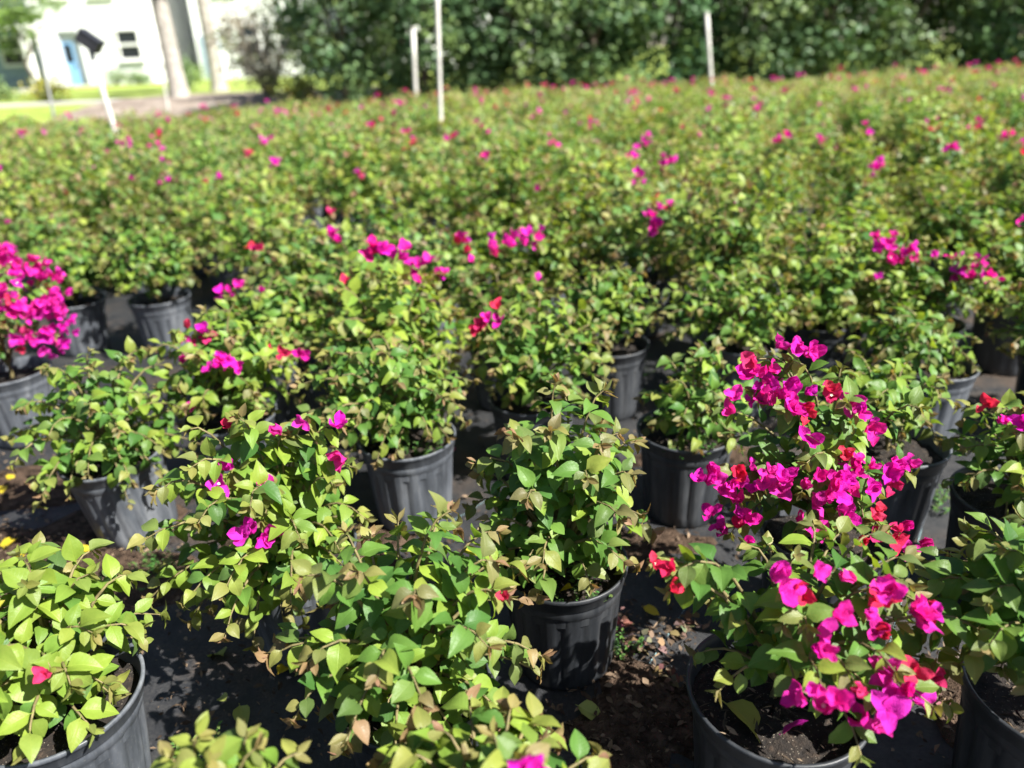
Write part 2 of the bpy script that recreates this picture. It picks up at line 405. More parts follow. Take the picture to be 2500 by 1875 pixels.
def grow(rng, cx, rx, z0, z1, shoots=20, size=0.044, warm=0.8, yellow=0.5, step=0.0165, tips=(), ry=None, inner=0.30, low=1.0, cy=0.0, tall=0.0):
    """returns stems [(points, radii)], leaves [(matrix, colour, young, k)]"""
    ry = ry or rx*0.95
    base = Vector((rng.uniform(-0.012, 0.012), rng.uniform(-0.012, 0.012), SOIL_Z - 0.01))
    fork = base + Vector((cx*0.15, cy*0.15, 0.05 + rng.uniform(0, 0.03)))
    stems = [([base, (base+fork)/2 + Vector((0.004, 0.003, 0)), fork], [0.0085, 0.0072, 0.0065])]
    zc = z0 + (z1-z0)*0.40
    leaves = []
    targets = [Vector(t) for t in tips]
    g = rng.random()*6.28
    for i in range(shoots):
        u = (i+0.5)/shoots                       # spread the tips evenly over the dome
        az = g + i*2.39996 + rng.uniform(-0.2, 0.2)
        sz = 1 - u*(1.30*low) if low else 1 - u
        sz = max(-0.93, sz + rng.uniform(-0.08, 0.08)); hr = math.sqrt(max(0.02, 1 - sz*sz))
        rr = rng.uniform(0.78, 1.0)
        top = (z1 - zc) if sz > 0 else (zc - z0)
        z = zc + sz*top*rng.uniform(0.80, 1.0) + (rng.random()**3*tall if sz > 0.3 else 0)
        targets.append(Vector((cx + rx*rr*hr*math.cos(az), cy + ry*rr*hr*math.sin(az), z)))
    for t in targets:
        p0 = fork.copy(); flat = Vector((t.x-p0.x, t.y-p0.y, 0))
        ctrl = p0 + flat*0.55 + Vector((0, 0, max(0.08, (t.z-p0.z)*0.85 + 0.10*min(1, flat.length/0.2))))
        ctrl += Vector((rng.uniform(-.03, .03), rng.uniform(-.03, .03), 0))
        n = 7; pts = [bez(p0, ctrl, t, k/(n-1)) for k in range(n)]
        stems.append((pts, [0.0042*(1-k/(n-1))+0.0011 for k in range(n)]))
        length = sum((pts[k+1]-pts[k]).length for k in range(n-1))
        cnt = max(4, int(length*(1-inner)/step)); ph = rng.random()*6.28
        for q in range(cnt):
            s = inner + (1-inner)*(q+rng.uniform(0, .5))/cnt
            p = bez(p0, ctrl, t, s); tg = ((ctrl-p0)*(1-s) + (t-ctrl)*s).normalized()
            age = 1 - (q+0.5)/cnt
            ph += 2.4 + rng.uniform(-0.3, 0.3)
            a = tg.orthogonal().normalized(); b = tg.cross(a)
            side = a*math.cos(ph) + b*math.sin(ph)
            out = Vector((p.x-cx, p.y-cy, 0)); out = out.normalized() if out.length > 0.01 else Vector((0, 0, 0))
            d = side*0.95 + tg*(0.35 + 0.5*max(0, 0.3-age)) + out*0.25 + Vector((0, 0, -0.22 + rng.uniform(-.22, .18)))
            nz = Vector((0, 0, 0.8)) + out*0.34 + SUN_DIR*0.62 + Vector((rng.uniform(-.42, .42), rng.uniform(-.42, .42), rng.uniform(-.1, .2)))
            sc = size*rng.uniform(0.72, 1.22)*(0.62 + 0.38*min(1, age/0.30))*(0.85 if age > 0.85 else 1)
            col = leaf_colour(rng, age, warm, yellow)
            dn = d.normalized()
            leaves.append((frame(p + dn*sc*0.2, dn, nz, sc), col, age < 0.07, rng.randrange(64)))
        # whorl of young bronze leaves at the tip
        tg = (t-ctrl).normalized(); a = tg.orthogonal().normalized(); b = tg.cross(a); ph = rng.random()*6.28
        for q in range(4):
            an = ph + q*1.9; side = a*math.cos(an) + b*math.sin(an)
            d = tg*0.75 + side*(0.75 + 0.1*q) + Vector((0, 0, 0.12)); sc = size*rng.uniform(0.36, 0.68)
            leaves.append((frame(t + d.normalized()*sc*0.1, d, tg*0.7 - side*0.4 + Vector((0, 0, 0.5)), sc), leaf_colour(rng, 0.0, warm*1.1, yellow), True, rng.randrange(64)))
    return stems, leaves
def stems_mesh(stems, seg=5):
    mb = MB()
    for pts, rad in stems: mb.tube(pts, rad, seg, False)
    return mb.mesh('stem', M['stem'], True)

def flower_group(rng, root, centre, n, red, hi=True, axis=None, size=0.032):
    ax = Vector(axis) if axis else Vector((rng.uniform(-.4, .4), -0.35 + rng.uniform(-.3, .2), 0.75))
    n = n if n < 2 else int(n*2.2 + 0.5)
    for k in range(n):
        off = Vector((rng.gauss(0, 1), rng.gauss(0, 0.7), rng.gauss(0, 0.7)))*(0.017 if n > 1 else 0.004)*(1+0.12*n)
        z = (ax + off*14 + Vector((rng.uniform(-.5, .5), rng.uniform(-.6, .3), rng.uniform(-.4, .4)))).normalized()
        x = z.orthogonal().normalized(); x = Matrix.Rotation(rng.random()*6.28, 3, z) @ x; y = z.cross(x)
        s = size*rng.uniform(0.75, 1.15)*(0.72 if n == 1 and red >= 1 else 1)
        p = Vector(centre) + off
        me = rng.choice(FLOWER_MESH if hi else FLOWER_LO_MESH)
        o = link('flower', me, root)
        o.matrix_basis = Matrix(((x.x*s, y.x*s, z.x*s, p.x), (x.y*s, y.y*s, z.y*s, p.y), (x.z*s, y.z*s, z.z*s, p.z), (0, 0, 0, 1)))
        o.color = bract_colour(rng, red)
        if hi and rng.random() < 0.07:
            fo = link('floret', FLORET, o); fo.scale = (0.4, 0.4, 0.7)

# ================================================================== the setting
def sheet(name, x0, x1, y0, y1, z, material, nx=1, ny=1, zf=None):
    V, F = [], []
    for j in range(ny+1):
        for i in range(nx+1):
            x = x0 + (x1-x0)*i/nx; y = y0 + (y1-y0)*j/ny; V.append((x, y, z if zf is None else zf(x, y)))
    for j in range(ny):
        for i in range(nx):
            a = j*(nx+1)+i; F.append((a, a+1, a+nx+2, a+nx+1))
    return link(name, mesh_np(name, V, F, material))
tag(sheet('ground', -300, 300, -80, 500, -0.012, M['ground']), kind='structure')
def fab_z(x, y):
    k = max(0.0, min(1.0, (y-0.2)/0.3))
    return 0.0 + 0.004*math.sin(3.1*x+1.7*y)*math.sin(2.3*y-x)*k
fabric = tag(sheet('fabric_ground', -14, 16, -3, 15.6, 0, M['fabric'], 120, 80, fab_z), kind='structure')
def bank(x, y):
    t = max(0.0, min(1.0, (y-15.6)/5.0)); t = t*t*(3-2*t)
    return -0.03 + 0.42*t + 0.03*math.sin(x*0.9)*math.sin(y*0.7)*t
tag(sheet('lawn', -60, 40, 15.4, 120, 0, M['grass'], 60, 80, bank), kind='structure')
# pale sidewalk across the lawn in front of the houses, a real slab
sw = MB()
for i in range(20): sw.box((-40 + i*1.52, 21.9, 0.385), (1.5, 1.3, 0.12))
tag(sw.build('sidewalk', M['concrete']), kind='structure')
sw2 = MB(); sw2.box((-20.8, 36.9, 0.405), (1.6, 5.7, 0.12)); tag(sw2.build('front_path', M['concrete']), kind='structure')
# strip of bare mulch between the pots and the lawn
def mulch_z(x, y):
    return bank(x, y) + (0.02 if y < 17.55 else 0.05) + 0.05*abs(math.sin(x*2.3+y)*math.sin(y*1.9-x*0.7))*max(0, 1-abs(y-20.5)/4.0)
tag(sheet('mulch_path', -30, -1.5, 15.3, 17.6, 0, M['ground'], 90, 16, mulch_z), kind='structure')
tag(sheet('mulch_bed', -10.2, -3.2, 17.5, 23.4, 0, M['ground'], 60, 40, mulch_z), kind='structure')

# brown mulch and soil spilled over the fabric
for k, (mx, my, mr, mq) in enumerate(((-1.42, 1.80, 0.50, 0.32), (0.27, 1.17, 0.20, 0.17), (-0.62, 1.78, 0.30, 0.2), (0.95, 1.20, 0.13, 0.12), (0.32, 1.78, 0.24, 0.1), (-1.95, 2.25, 0.4, 0.25), (0.62, 2.32, 0.22, 0.16))):
    rg = random.Random(300+k); V, F = [(mx, my, 0.016)], []; nr, ns = 10, 48
    ph = [rg.uniform(0, 6.28) for _ in range(4)]
    for i in range(1, nr+1):
        for j in range(ns):
            a = 6.2832*j/ns; w = 1 + 0.22*math.sin(3*a+ph[0]) + 0.16*math.sin(5*a+ph[1]) + 0.10*math.sin(9*a+ph[2]); t = i/nr
            V.append((mx + mr*w*t*math.cos(a), my + mq*w*t*math.sin(a), 0.014*(1-t**3) + rg.uniform(-.003, .004) - (0.012 if i == nr else 0)))
    for j in range(ns): F.append((0, 1+j, 1+(j+1) % ns))
    for i in range(nr-1):
        for j in range(ns):
            a, b = 1+i*ns+j, 1+i*ns+(j+1) % ns; F.append((a, a+ns, b+ns, b))
    tag(link('mulch_ground', mesh_np('mulch_ground', V, F, M['mulch'])), kind='structure')

# seams stitched in pale thread through the ground fabric
for (ax, ay), (bx, by) in (((0.47, 1.58), (0.10, 1.05)), ((1.20, 1.82), (0.86, 1.33)), ((-0.10, 2.06), (-0.34, 1.82))):
    mb = MB(); d = Vector((bx-ax, by-ay, 0)); n = int(d.length/0.011); d.normalize(); s_ = Vector((-d.y, d.x, 0))
    for k in range(n):
        p = Vector((ax, ay, 0)) + d*(k*0.011); z = fab_z(p.x, p.y) + 0.0035
        q = p + d*0.0075; w = s_*0.0011
        mb.add([(*(p-w).xy, z), (*(p+w).xy, z), (*(q+w).xy, z), (*(q-w).xy, z)], [(3, 2, 1, 0)])
    mb.build('fabric_seam', M['seam'], fabric)

# ================================================================== potted plants close to the camera
NEAR_LABELS = {
    'A': 'bright lime-green bougainvillea with one red bud in the scuffed grey pot, lower left corner',
    'B': 'broad green bougainvillea over a sunlit fluted pot beside bare mulch and yellow leaves',
    'C': 'rounded bougainvillea with scattered single magenta bracts hanging over and hiding its pot',
    'D': 'bougainvillea with many bronze tips and one red bud before the central upright plant',
    'E': 'bougainvillea cut off by the bottom edge with one magenta flower, middle of the picture',
    'F': 'small yellow-green bougainvillea top poking in at the bottom edge, left of centre',
    'G': 'upright dark green bougainvillea with tall bronze tips in a black pot, centre foreground',
    'H': 'sprawling open bougainvillea with magenta and red flowers in the near black pot showing bare soil',
    'I': 'tall bougainvillea with the densest magenta clusters, behind the sprawling flowered plant',
    'J': 'green bougainvillea in a shaded black pot between the upright plant and the tall magenta one',
    'K': 'low bougainvillea in a ribbed grey pot half hidden behind the tall magenta plant',
    'L': 'bougainvillea in a pale-rimmed sunlit pot, right behind the tall magenta plant',
    'M': 'bougainvillea with one pink flower at the right edge, in a dark pot',
    'N': 'large-leaved green bougainvillea in a black pot, lower right corner',
    'O': 'bougainvillea leaning left in the sunlit round-rimmed grey pot, centre left',
    'P': 'bougainvillea with a flat magenta cluster on top, behind the rounded plant with single bracts',
    'V': 'bougainvillea with a pale pink cluster and one bright yellow-green side, in the second rows',
    'S': 'bougainvillea with red flowers on its left side, behind the upright central plant',
    'Y': 'dense green bougainvillea over a dark shaded pot, behind the central gap',
    'T': 'wide deep green flowerless bougainvillea beyond the tall magenta plant',
    'U': 'bougainvillea with two long bright magenta sprays on its top, right side',
    'Q': 'bougainvillea smothered in magenta flowers at the left edge',
    'R': 'bougainvillea in a tilted-looking grey pot just behind the one smothered in magenta',
    'Z': 'round green bougainvillea in a grey pot beside the dark bare gap, left side',
    'X': 'bougainvillea with pink flowers over a lone pale grey pot next to the dark aisle',
}
NEAR = {
    'A': ((-0.853, 1.045), (-0.005, 0.193, 0.255, 0.596), [(0.097, -0.126, 0.463, 1, 1)]),
    'B': ((-1.198, 1.986), (0.010, 0.236, 0.267, 0.627), []),
    'C': ((-0.562, 1.374), (-0.020, 0.247, 0.254, 0.664), [(0.047, -0.071, 0.624, 1, 0), (0.094, -0.054, 0.641, 1, 0), (0.167, -0.049, 0.626, 1, 0), (0.157, -0.085, 0.565, 1, 0), (-0.061, -0.105, 0.56, 1, 0), (-0.084, -0.115, 0.532, 1, 0), (0.019, -0.147, 0.521, 1, 0.3), (0.002, -0.183, 0.471, 2, 0), (-0.054, -0.059, 0.636, 1, 1)]),
    'D': ((-0.210, 1.030), (0.010, 0.233, 0.300, 0.643), [(0.185, -0.076, 0.535, 1, 1)]),
    'E': ((-0.108, 0.685), (-0.010, 0.146, 0.452, 0.589), [(0.095, -0.04, 0.55, 1, 0)]),
    'F': ((-0.401, 0.666), (0.037, 0.069, 0.473, 0.621), []),
    'W': ((0.110, 0.631), (-0.018, 0.067, 0.501, 0.607), []),
    'G': ((0.096, 1.368), (0.003, 0.215, 0.308, 0.703), []),
    'H': ((0.447, 0.982), (0.032, 0.264, 0.252, 0.612), [(-0.234, -0.015, 0.586, 1, 1), (-0.206, -0.038, 0.591, 1, 1), (-0.216, -0.046, 0.555, 1, 1), (-0.034, -0.088, 0.588, 2, 0.4), (-0.022, -0.131, 0.55, 2, 0), (0.125, -0.073, 0.558, 3, 0.2), (0.142, -0.093, 0.511, 3, 0.4), (-0.016, -0.204, 0.489, 2, 0.2), (0.043, -0.18, 0.478, 1, 0.8), (0.078, -0.187, 0.432, 2, 0.4), (0.111, -0.146, 0.457, 2, 0.8), (0.171, -0.131, 0.379, 1, 0.4), (0.209, -0.088, 0.401, 1, 1), (0.196, -0.056, 0.517, 1, 1)]),
    'I': ((0.716, 1.436), (-0.063, 0.245, 0.297, 0.742), [(-0.227, -0.033, 0.746, 2, 0.2), (-0.139, -0.041, 0.74, 2, 0.3), (-0.222, -0.069, 0.679, 3, 0.1), (-0.176, -0.069, 0.692, 3, 0.1), (-0.163, -0.095, 0.652, 2, 0.7), (-0.045, -0.08, 0.665, 2, 0.2), (-0.024, -0.102, 0.617, 2, 0.1), (-0.131, -0.128, 0.604, 1, 0.1), (-0.046, -0.138, 0.563, 1, 0.3), (-0.286, -0.107, 0.501, 3, 0.1), (-0.25, -0.142, 0.521, 2, 0.1), (-0.219, -0.163, 0.522, 2, 0.4), (-0.269, -0.148, 0.389, 3, 0.2), (-0.259, -0.155, 0.48, 1, 0.6), (-0.144, -0.191, 0.509, 3, 0), (-0.093, -0.173, 0.527, 3, 0), (-0.028, -0.155, 0.518, 3, 0.1), (0.034, -0.129, 0.503, 2, 0.4), (-0.054, -0.194, 0.456, 1, 0.4), (0.008, -0.17, 0.425, 1, 1), (0.07, -0.139, 0.376, 2, 0.9), (0.116, -0.109, 0.334, 2, 0.4), (-0.111, -0.207, 0.423, 1, 0.1), (0.137, -0.056, 0.482, 1, 0)]),
    'J': ((0.515, 1.965), (0.038, 0.175, 0.222, 0.554), []),
    'K': ((1.107, 1.785), (-0.091, 0.177, 0.334, 0.531), []),
    'L': ((1.454, 2.354), (-0.098, 0.217, 0.237, 0.489), []),
    'M': ((1.202, 1.544), (0.004, 0.162, 0.265, 0.556), [(-0.063, -0.044, 0.525, 2, 0.5), (-0.043, -0.052, 0.51, 2, 0.3)]),
    'N': ((0.936, 0.943), (-0.100, 0.179, 0.400, 0.603), []),
    'O': ((-0.324, 1.995), (-0.047, 0.258, 0.283, 0.621), []),
    'P': ((-0.925, 2.200), (0.034, 0.249, 0.290, 0.659), [(-0.032, -0.083, 0.582, 2, 0.6), (0.012, -0.081, 0.598, 1, 0.2), (0.052, -0.141, 0.519, 2, 0), (0.1, -0.144, 0.518, 2, 0), (-0.064, -0.116, 0.507, 1, 0.2), (0.251, -0.087, 0.513, 2, 0.6), (-0.017, -0.19, 0.405, 1, 0)]),
    'V': ((-0.931, 2.722), (0.016, 0.238, 0.290, 0.596), [(-0.091, -0.06, 0.55, 2, 0), (-0.055, -0.052, 0.572, 1, 0), (0.024, -0.065, 0.563, 1, 0), (-0.13, -0.06, 0.524, 1, 0)]),
    'S': ((0.066, 2.238), (0.039, 0.251, 0.287, 0.632), [(-0.145, -0.063, 0.556, 2, 0.7), (-0.095, -0.046, 0.616, 1, 0.6), (-0.175, -0.049, 0.544, 1, 0.8)]),
    'Y': ((0.390, 2.683), (-0.020, 0.193, 0.319, 0.620), []),
    'T': ((0.882, 2.647), (-0.046, 0.279, 0.275, 0.591), []),
    'U': ((1.588, 2.608), (-0.004, 0.302, 0.310, 0.611), [(-0.234, -0.042, 0.614, 3, 0), (-0.202, -0.066, 0.594, 3, 0), (-0.175, -0.084, 0.581, 2, 0.2), (0.017, -0.097, 0.559, 3, 0.1), (0.043, -0.118, 0.531, 3, 0), (0.072, -0.139, 0.494, 3, 0), (-0.284, -0.115, 0.508, 1, 0.1)]),
    'Q': ((-1.939, 2.676), (0.139, 0.219, 0.372, 0.868), []),
    'R': ((-2.212, 3.645), (0.040, 0.192, 0.327, 0.617), []),
    'Z': ((-1.727, 3.574), (0.004, 0.256, 0.318, 0.679), []),
    'X': ((2.482, 5.672), (-0.138, 0.268, 0.291, 0.669), [(-0.228, -0.075, 0.616, 2, 0.5), (-0.201, -0.107, 0.57, 1, 0.8), (-0.099, -0.11, 0.55, 2, 0.2), (-0.148, -0.176, 0.464, 1, 0), (-0.381, -0.153, 0.389, 1, 0.1)]),
}
MID_FLOWERS = [(-0.43, 2.47, 3, 0.2), (-0.38, 2.41, 2, 0.3), (-0.32, 2.67, 3, 0.3), (-0.28, 2.69, 2, 0.1), (-0.01, 2.64, 3, 0.1), (0.07, 3.19, 3, 0.3), (0.03, 2.99, 2, 0.2), (-0.71, 3.05, 2, 0.2), (-0.6, 2.65, 1, 0.8), (-0.77, 3.35, 1, 1), (0.65, 3.58, 2, 0.1), (0.66, 3.31, 3, 0.3), (0.74, 3.39, 2, 0.4), (1.09, 5.17, 3, 0.1), (1.09, 4.95, 2, 0.2), (0.88, 5.13, 2, 0.1), (3.14, 4.81, 2, 0.4), (3.05, 4.51, 2, 0.1), (0.37, 2.24, 1, 0.7), (-2.73, 4.23, 2, 0.2), (-2.08, 3.53, 3, 0.1), (-2.18, 3.65, 2, 0.2), (-2.37, 3.59, 1, 0.6), (-2.2, 3.46, 2, 0.6), (-1.33, 3.17, 1, 0.9), (-1.31, 3.04, 1, 0.9), (-1.55, 2.84, 1, 0.2), (-1.44, 2.75, 1, 0.8), (-2.88, 5.0, 1, 0.6), (-3.25, 6.22, 1, 0.1), (-2.25, 5.24, 2, 0.0), (-2.19, 4.94, 1, 0), (-2.82, 7.2, 1, 0), (-1.96, 6.07, 2, 0.5), (-1.56, 5.24, 2, 0.5), (-1.7, 4.64, 1, 0.6), (-1.76, 4.57, 1, 0.8), (-0.11, 5.34, 3, 0.5), (0.41, 6.47, 1, 0), (1.17, 3.89, 1, 0.1), (-0.1, 3.17, 1, 0.1), (-0.19, 2.91, 2, 0.7), (-2.11, 8.77, 1, 0.5), (-1.74, 8.2, 1, 0.2), (-0.62, 8.49, 2, 0.2), (-1.52, 13.96, 3, 0.4), (-0.6, 16.87, 3, 0.1), (-0.87, 17.34, 2, 0.5), (0.09, 9.61, 1, 0.6), (1.52, 8.99, 2, 0.1), (1.82, 9.54, 2, 0.2), (2.62, 9.85, 3, 0.4), (2.75, 9.76, 2, 0.6), (3.39, 10.24, 2, 0.1), (3.47, 9.7, 2, 0.4), (3.6, 6.72, 3, 0.3), (6.6, 10.62, 3, 0.4), (8.1, 13.81, 2, 0.5), (10.85, 16.89, 2, 0.6), (4.6, 9.05, 1, 0.2), (-2.02, 12.5, 1, 0.5), (-3.56, 7.06, 1, 0.4), (-3.81, 8.52, 1, 0.5), (-0.85, 4.84, 2, 0.7), (0.2, 4.29, 1, 0.5), (2.21, 3.21, 1, 0.2), (-6.33, 11.59, 2, 0.6)]
NEAR['A'] = ((-0.895, 1.04), (-0.02, 0.215, 0.275, 0.60), NEAR['A'][2])
NEAR['C'] = ((-0.535, 1.465), (-0.055, 0.247, 0.254, 0.664), NEAR['C'][2])
NEAR['E'] = ((-0.075, 0.670), (0.01, 0.20, 0.33, 0.50), [(0.065, -0.055, 0.572, 1, 0), (0.075, -0.06, 0.565, 1, 0)])
NEAR['F'] = ((-0.425, 0.640), (0.03, 0.115, 0.40, 0.59), [])
NEAR['Q'] = (NEAR['Q'][0], (0.06, 0.185, 0.34, 0.77), [])
NEAR['B'] = (NEAR['B'][0], (0.02, 0.262, 0.267, 0.635), [])
NEAR['K'] = ((1.070, 1.835), (-0.06, 0.19, 0.334, 0.545), [])
NEAR['M'] = ((1.235, 1.540), (0.0, 0.185, 0.27, 0.56), [(-0.10, -0.08, 0.565, 2, 0.2), (-0.085, -0.095, 0.55, 2, 0.2)])
NEAR['U'] = ((1.640, 2.760), (-0.02, 0.30, 0.31, 0.625), NEAR['U'][2])
del NEAR['W']
OPT = {
    'A': dict(shoots=36, size=0.048, warm=0.5, yellow=0.85, low=1.45),
    'B': dict(shoots=38, size=0.042, yellow=0.45, low=1.45),
    'C': dict(shoots=46, size=0.045, yellow=0.72, warm=0.75, low=1.75),
    'D': dict(shoots=46, size=0.044, yellow=0.42, warm=1.2, low=1.6, tall=0.06),
    'E': dict(shoots=38, size=0.044, yellow=0.75, warm=0.95, low=1.0, tall=0.02),
    'F': dict(shoots=15, size=0.042, yellow=0.9, warm=0.7, low=0.9),
    'G': dict(shoots=38, size=0.047, yellow=0.16, warm=1.0, low=1.45, tall=0.07),
    'H': dict(shoots=21, size=0.045, yellow=0.30, warm=0.6, step=0.021, inner=0.22, low=1.15),
    'I': dict(shoots=20, size=0.044, yellow=0.25, warm=0.6, step=0.02, low=1.6),
    'J': dict(shoots=24, yellow=0.35), 'K': dict(shoots=20, yellow=0.4), 'L': dict(shoots=24, yellow=0.3),
    'M': dict(shoots=24, yellow=0.5), 'N': dict(shoots=34, size=0.050, yellow=0.2, warm=0.5, low=1.5),
    'O': dict(shoots=40, size=0.041, yellow=0.4, warm=0.95, low=1.35), 'P': dict(shoots=28, size=0.044, yellow=0.65),
    'Q': dict(shoots=10, size=0.038, yellow=0.5),
}
POT_TONE = {'G': 0.30, 'H': 0.34, 'N': 0.32, 'M': 0.4, 'J': 0.45, 'Y': 0.4, 'I': 0.6, 'D': 0.5, 'S': 0.6}  # newer black plastic, partly the shade on these pots put into the tone
POT_SCALE = {'H': 1.05, 'A': 1.05, 'N': 1.05, 'E': 1.0}
POT_TILT = {'B': (0.05, -0.04), 'A': (0.0, 0.05), 'H': (0.02, 0.0), 'R': (0.05, 0.10), 'X': (0.0, 0.07)}
def near_plant(key):
    (px, py), (cx, rx, z0, z1), fl = NEAR[key]
    rng = random.Random('plant'+key)
    root = tag(empty('potted_bougainvillea', (px, py, 0.006)), NEAR_LABELS[key], 'potted plant', 'potted bougainvilleas of the nursery field')
    ps = POT_SCALE.get(key, 0.98)
    pot = link('pot', POT_NEAR, root); pot.scale = (ps, ps, 1.0); pot.rotation_euler = (0, 0, rng.random()*6.28)
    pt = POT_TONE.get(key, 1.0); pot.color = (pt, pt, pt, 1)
    if key in POT_TILT: root.rotation_euler = (POT_TILT[key][0], POT_TILT[key][1], 0)
    so = link('soil', rng.choice(SOIL), root, (0, 0, SOIL_Z)); so.scale = (ps*0.985, ps*0.985, 1); so.rotation_euler = (0, 0, rng.random()*6)
    opt = dict(shoots=34, size=0.043, warm=0.8, yellow=0.45, low=1.4); opt.update(OPT.get(key, {}))
    opt['size'] *= 0.90; opt['shoots'] = int(opt['shoots']*1.15)
    tips = []
    for (dx, dy, z, n, c) in fl: tips.append((dx*0.97, dy*0.9+0.01, z-0.012))
    if key == 'Q': tips = []
    if key in ('C', 'D'): z0 -= 0.09
    elif key in ('G', 'B'): z0 -= 0.10
    if key not in ('H', 'I', 'G', 'F', 'E'): rx, z0 = rx*1.10, z0 - 0.03
    if key == 'H': cx, rx = cx + 0.035, rx*0.9
    if key == 'C': opt['cy'] = -0.075
    stems, leaves = grow(rng, cx, rx, z0, z1, tips=tips, **opt)
    # the 300 leaves that show largest (outermost, towards the viewer) are single leaves
    eye = Vector((-px, -py, CAM_H)).normalized()
    mid_ = Vector((cx, 0, (z0+z1)/2))
    leaves.sort(key=lambda q: -((q[0].translation - mid_).dot(eye)))
    link('stem', stems_mesh(stems), root)
    cap = 300
    for mtx, col, young, k in leaves[:cap]:
        o = link('leaf', YOUNG_MESH[k % 4] if young else LEAF_MESH[k % 8], root)
        o.matrix_basis = mtx; o.color = col
    rest = [(a, b, k) for a, b, y, k in leaves[cap:]]
    if rest and key in 'ABCDEGHINO':
        o = link('back_foliage', joined('back_foliage', rest, LEAF_HI, M['leaf_mass']), root); o['kind'] = 'stuff'; rest = []
    if key not in ('H',):
        # the shaded inner leaves, too tangled to pick apart
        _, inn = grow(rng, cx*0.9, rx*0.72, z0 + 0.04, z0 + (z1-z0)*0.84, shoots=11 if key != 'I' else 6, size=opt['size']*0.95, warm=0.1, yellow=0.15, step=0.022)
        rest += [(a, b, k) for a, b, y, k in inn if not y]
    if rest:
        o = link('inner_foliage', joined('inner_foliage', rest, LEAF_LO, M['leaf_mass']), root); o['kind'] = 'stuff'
    for (dx, dy, z, n, c) in fl: flower_group(rng, root, (dx, dy, z), n, c*0.65 if c < 1 else 1)
    if key == 'Q':
        for i in range(60):
            az = rng.random()*6.28; u = rng.uniform(-0.75, 1); h = math.sqrt(1-u*u)
            c = (cx + rx*0.86*h*math.cos(az), rx*0.8*h*math.sin(az), (z0+z1)/2 - 0.02 + (z1-z0)*0.44*u)
            flower_group(rng, root, c, rng.choice((2, 3, 3)), 0.10, axis=(h*math.cos(az), h*math.sin(az), u+0.4))
    return root
for key in NEAR: near_plant(key)

# ================================================================== the rows behind
CAMV = (Vector((0, 0, CAM_H)), cr, cu, ff)
def in_view(x, y, z):
    v = Vector((x, y, z)) - CAMV[0]; d = v.dot(ff)
    if d < 0.2: return None
    return v.dot(cr)/d, v.dot(cu)/d, d
rng = random.Random(5)
HOLES = [(-2.18, 4.04, .42), (-0.74, 4.5, .36), (3.12, 6.43, .5), (0.51, 3.0, .22), (2.1, 5.53, .3), (-2.67, 4.1, .3), (2.75, 6.0, .4), (3.5, 6.9, .4), (-1.35, 5.6, .3), (-1.1, 4.9, .28)]
used = [v[0] for v in NEAR.values()]
spots = []
ang = R(7); SX, SY = 0.53, 0.47
for j in range(0, 40):
    for i in range(-40, 40):
        gx = (i + 0.5*(j % 2))*SX; gy = 2.05 + j*SY
        x = gx*math.cos(ang) - (gy-2)*math.sin(ang)*0.6 + rng.gauss(0, .035)
        y = gy + gx*math.sin(ang) + rng.gauss(0, .035)
        ymax = 11.8 + (x+7.4)*0.4 if x < 0.2 else 14.8
        if y < 2.3 or y > ymax or x > 13: continue
        pr = in_view(x, y, 0.5)
        if pr is None or abs(pr[0]) > 0.687*1.0 + 0.30/pr[2]: continue
        if any((x-a)**2 + (y-b)**2 < 0.40**2 for a, b in used): continue
        if any((x-a)**2 + (y-b)**2 < r*r for a, b, r in HOLES): continue
        spots.append((pr[2], x, y))
for x, y in ((1.25, 2.84), (-0.42, 2.47), (-0.03, 2.80), (2.10, 2.92), (1.93, 2.36), (2.50, 3.1)):
    if all((x-a)**2 + (y-b)**2 > 0.35**2 for a, b in used): spots = [q for q in spots if (q[1]-x)**2 + (q[2]-y)**2 > 0.38**2] + [(in_view(x, y, .5)[2], x, y)]
spots.sort()
n_single = 300 - len(NEAR)
# shared foliage for the blurred rows: ten different bushes
VARIANTS = []
for k in range(10):
    vr = random.Random(200+k)
    st, lv = grow(vr, 0, vr.uniform(0.30, 0.34), 0.22, vr.uniform(0.60, 0.70), shoots=44, size=0.043, warm=vr.uniform(0.5, 0.95), yellow=vr.uniform(0.4, 0.8), step=0.0165, low=1.4, tall=0.09)
    _, inn = grow(vr, 0, 0.17, 0.30, 0.52, shoots=12, size=0.044, warm=0.1, yellow=0.15, step=0.02)
    me = joined('foliage', [(a, b, q) for a, b, y, q in lv] + [(a, b, q) for a, b, y, q in inn], LEAF_LO, M['leaf_mass'])
    VARIANTS.append((me, stems_mesh(st, 4)))
flower_for = {}
for (x, y, n, c) in MID_FLOWERS:
    best = min(range(len(spots)), key=lambda i: (spots[i][1]-x)**2 + (spots[i][2]-y)**2)
    flower_for.setdefault(best, []).append((x, y, n, c))
plants_far = []
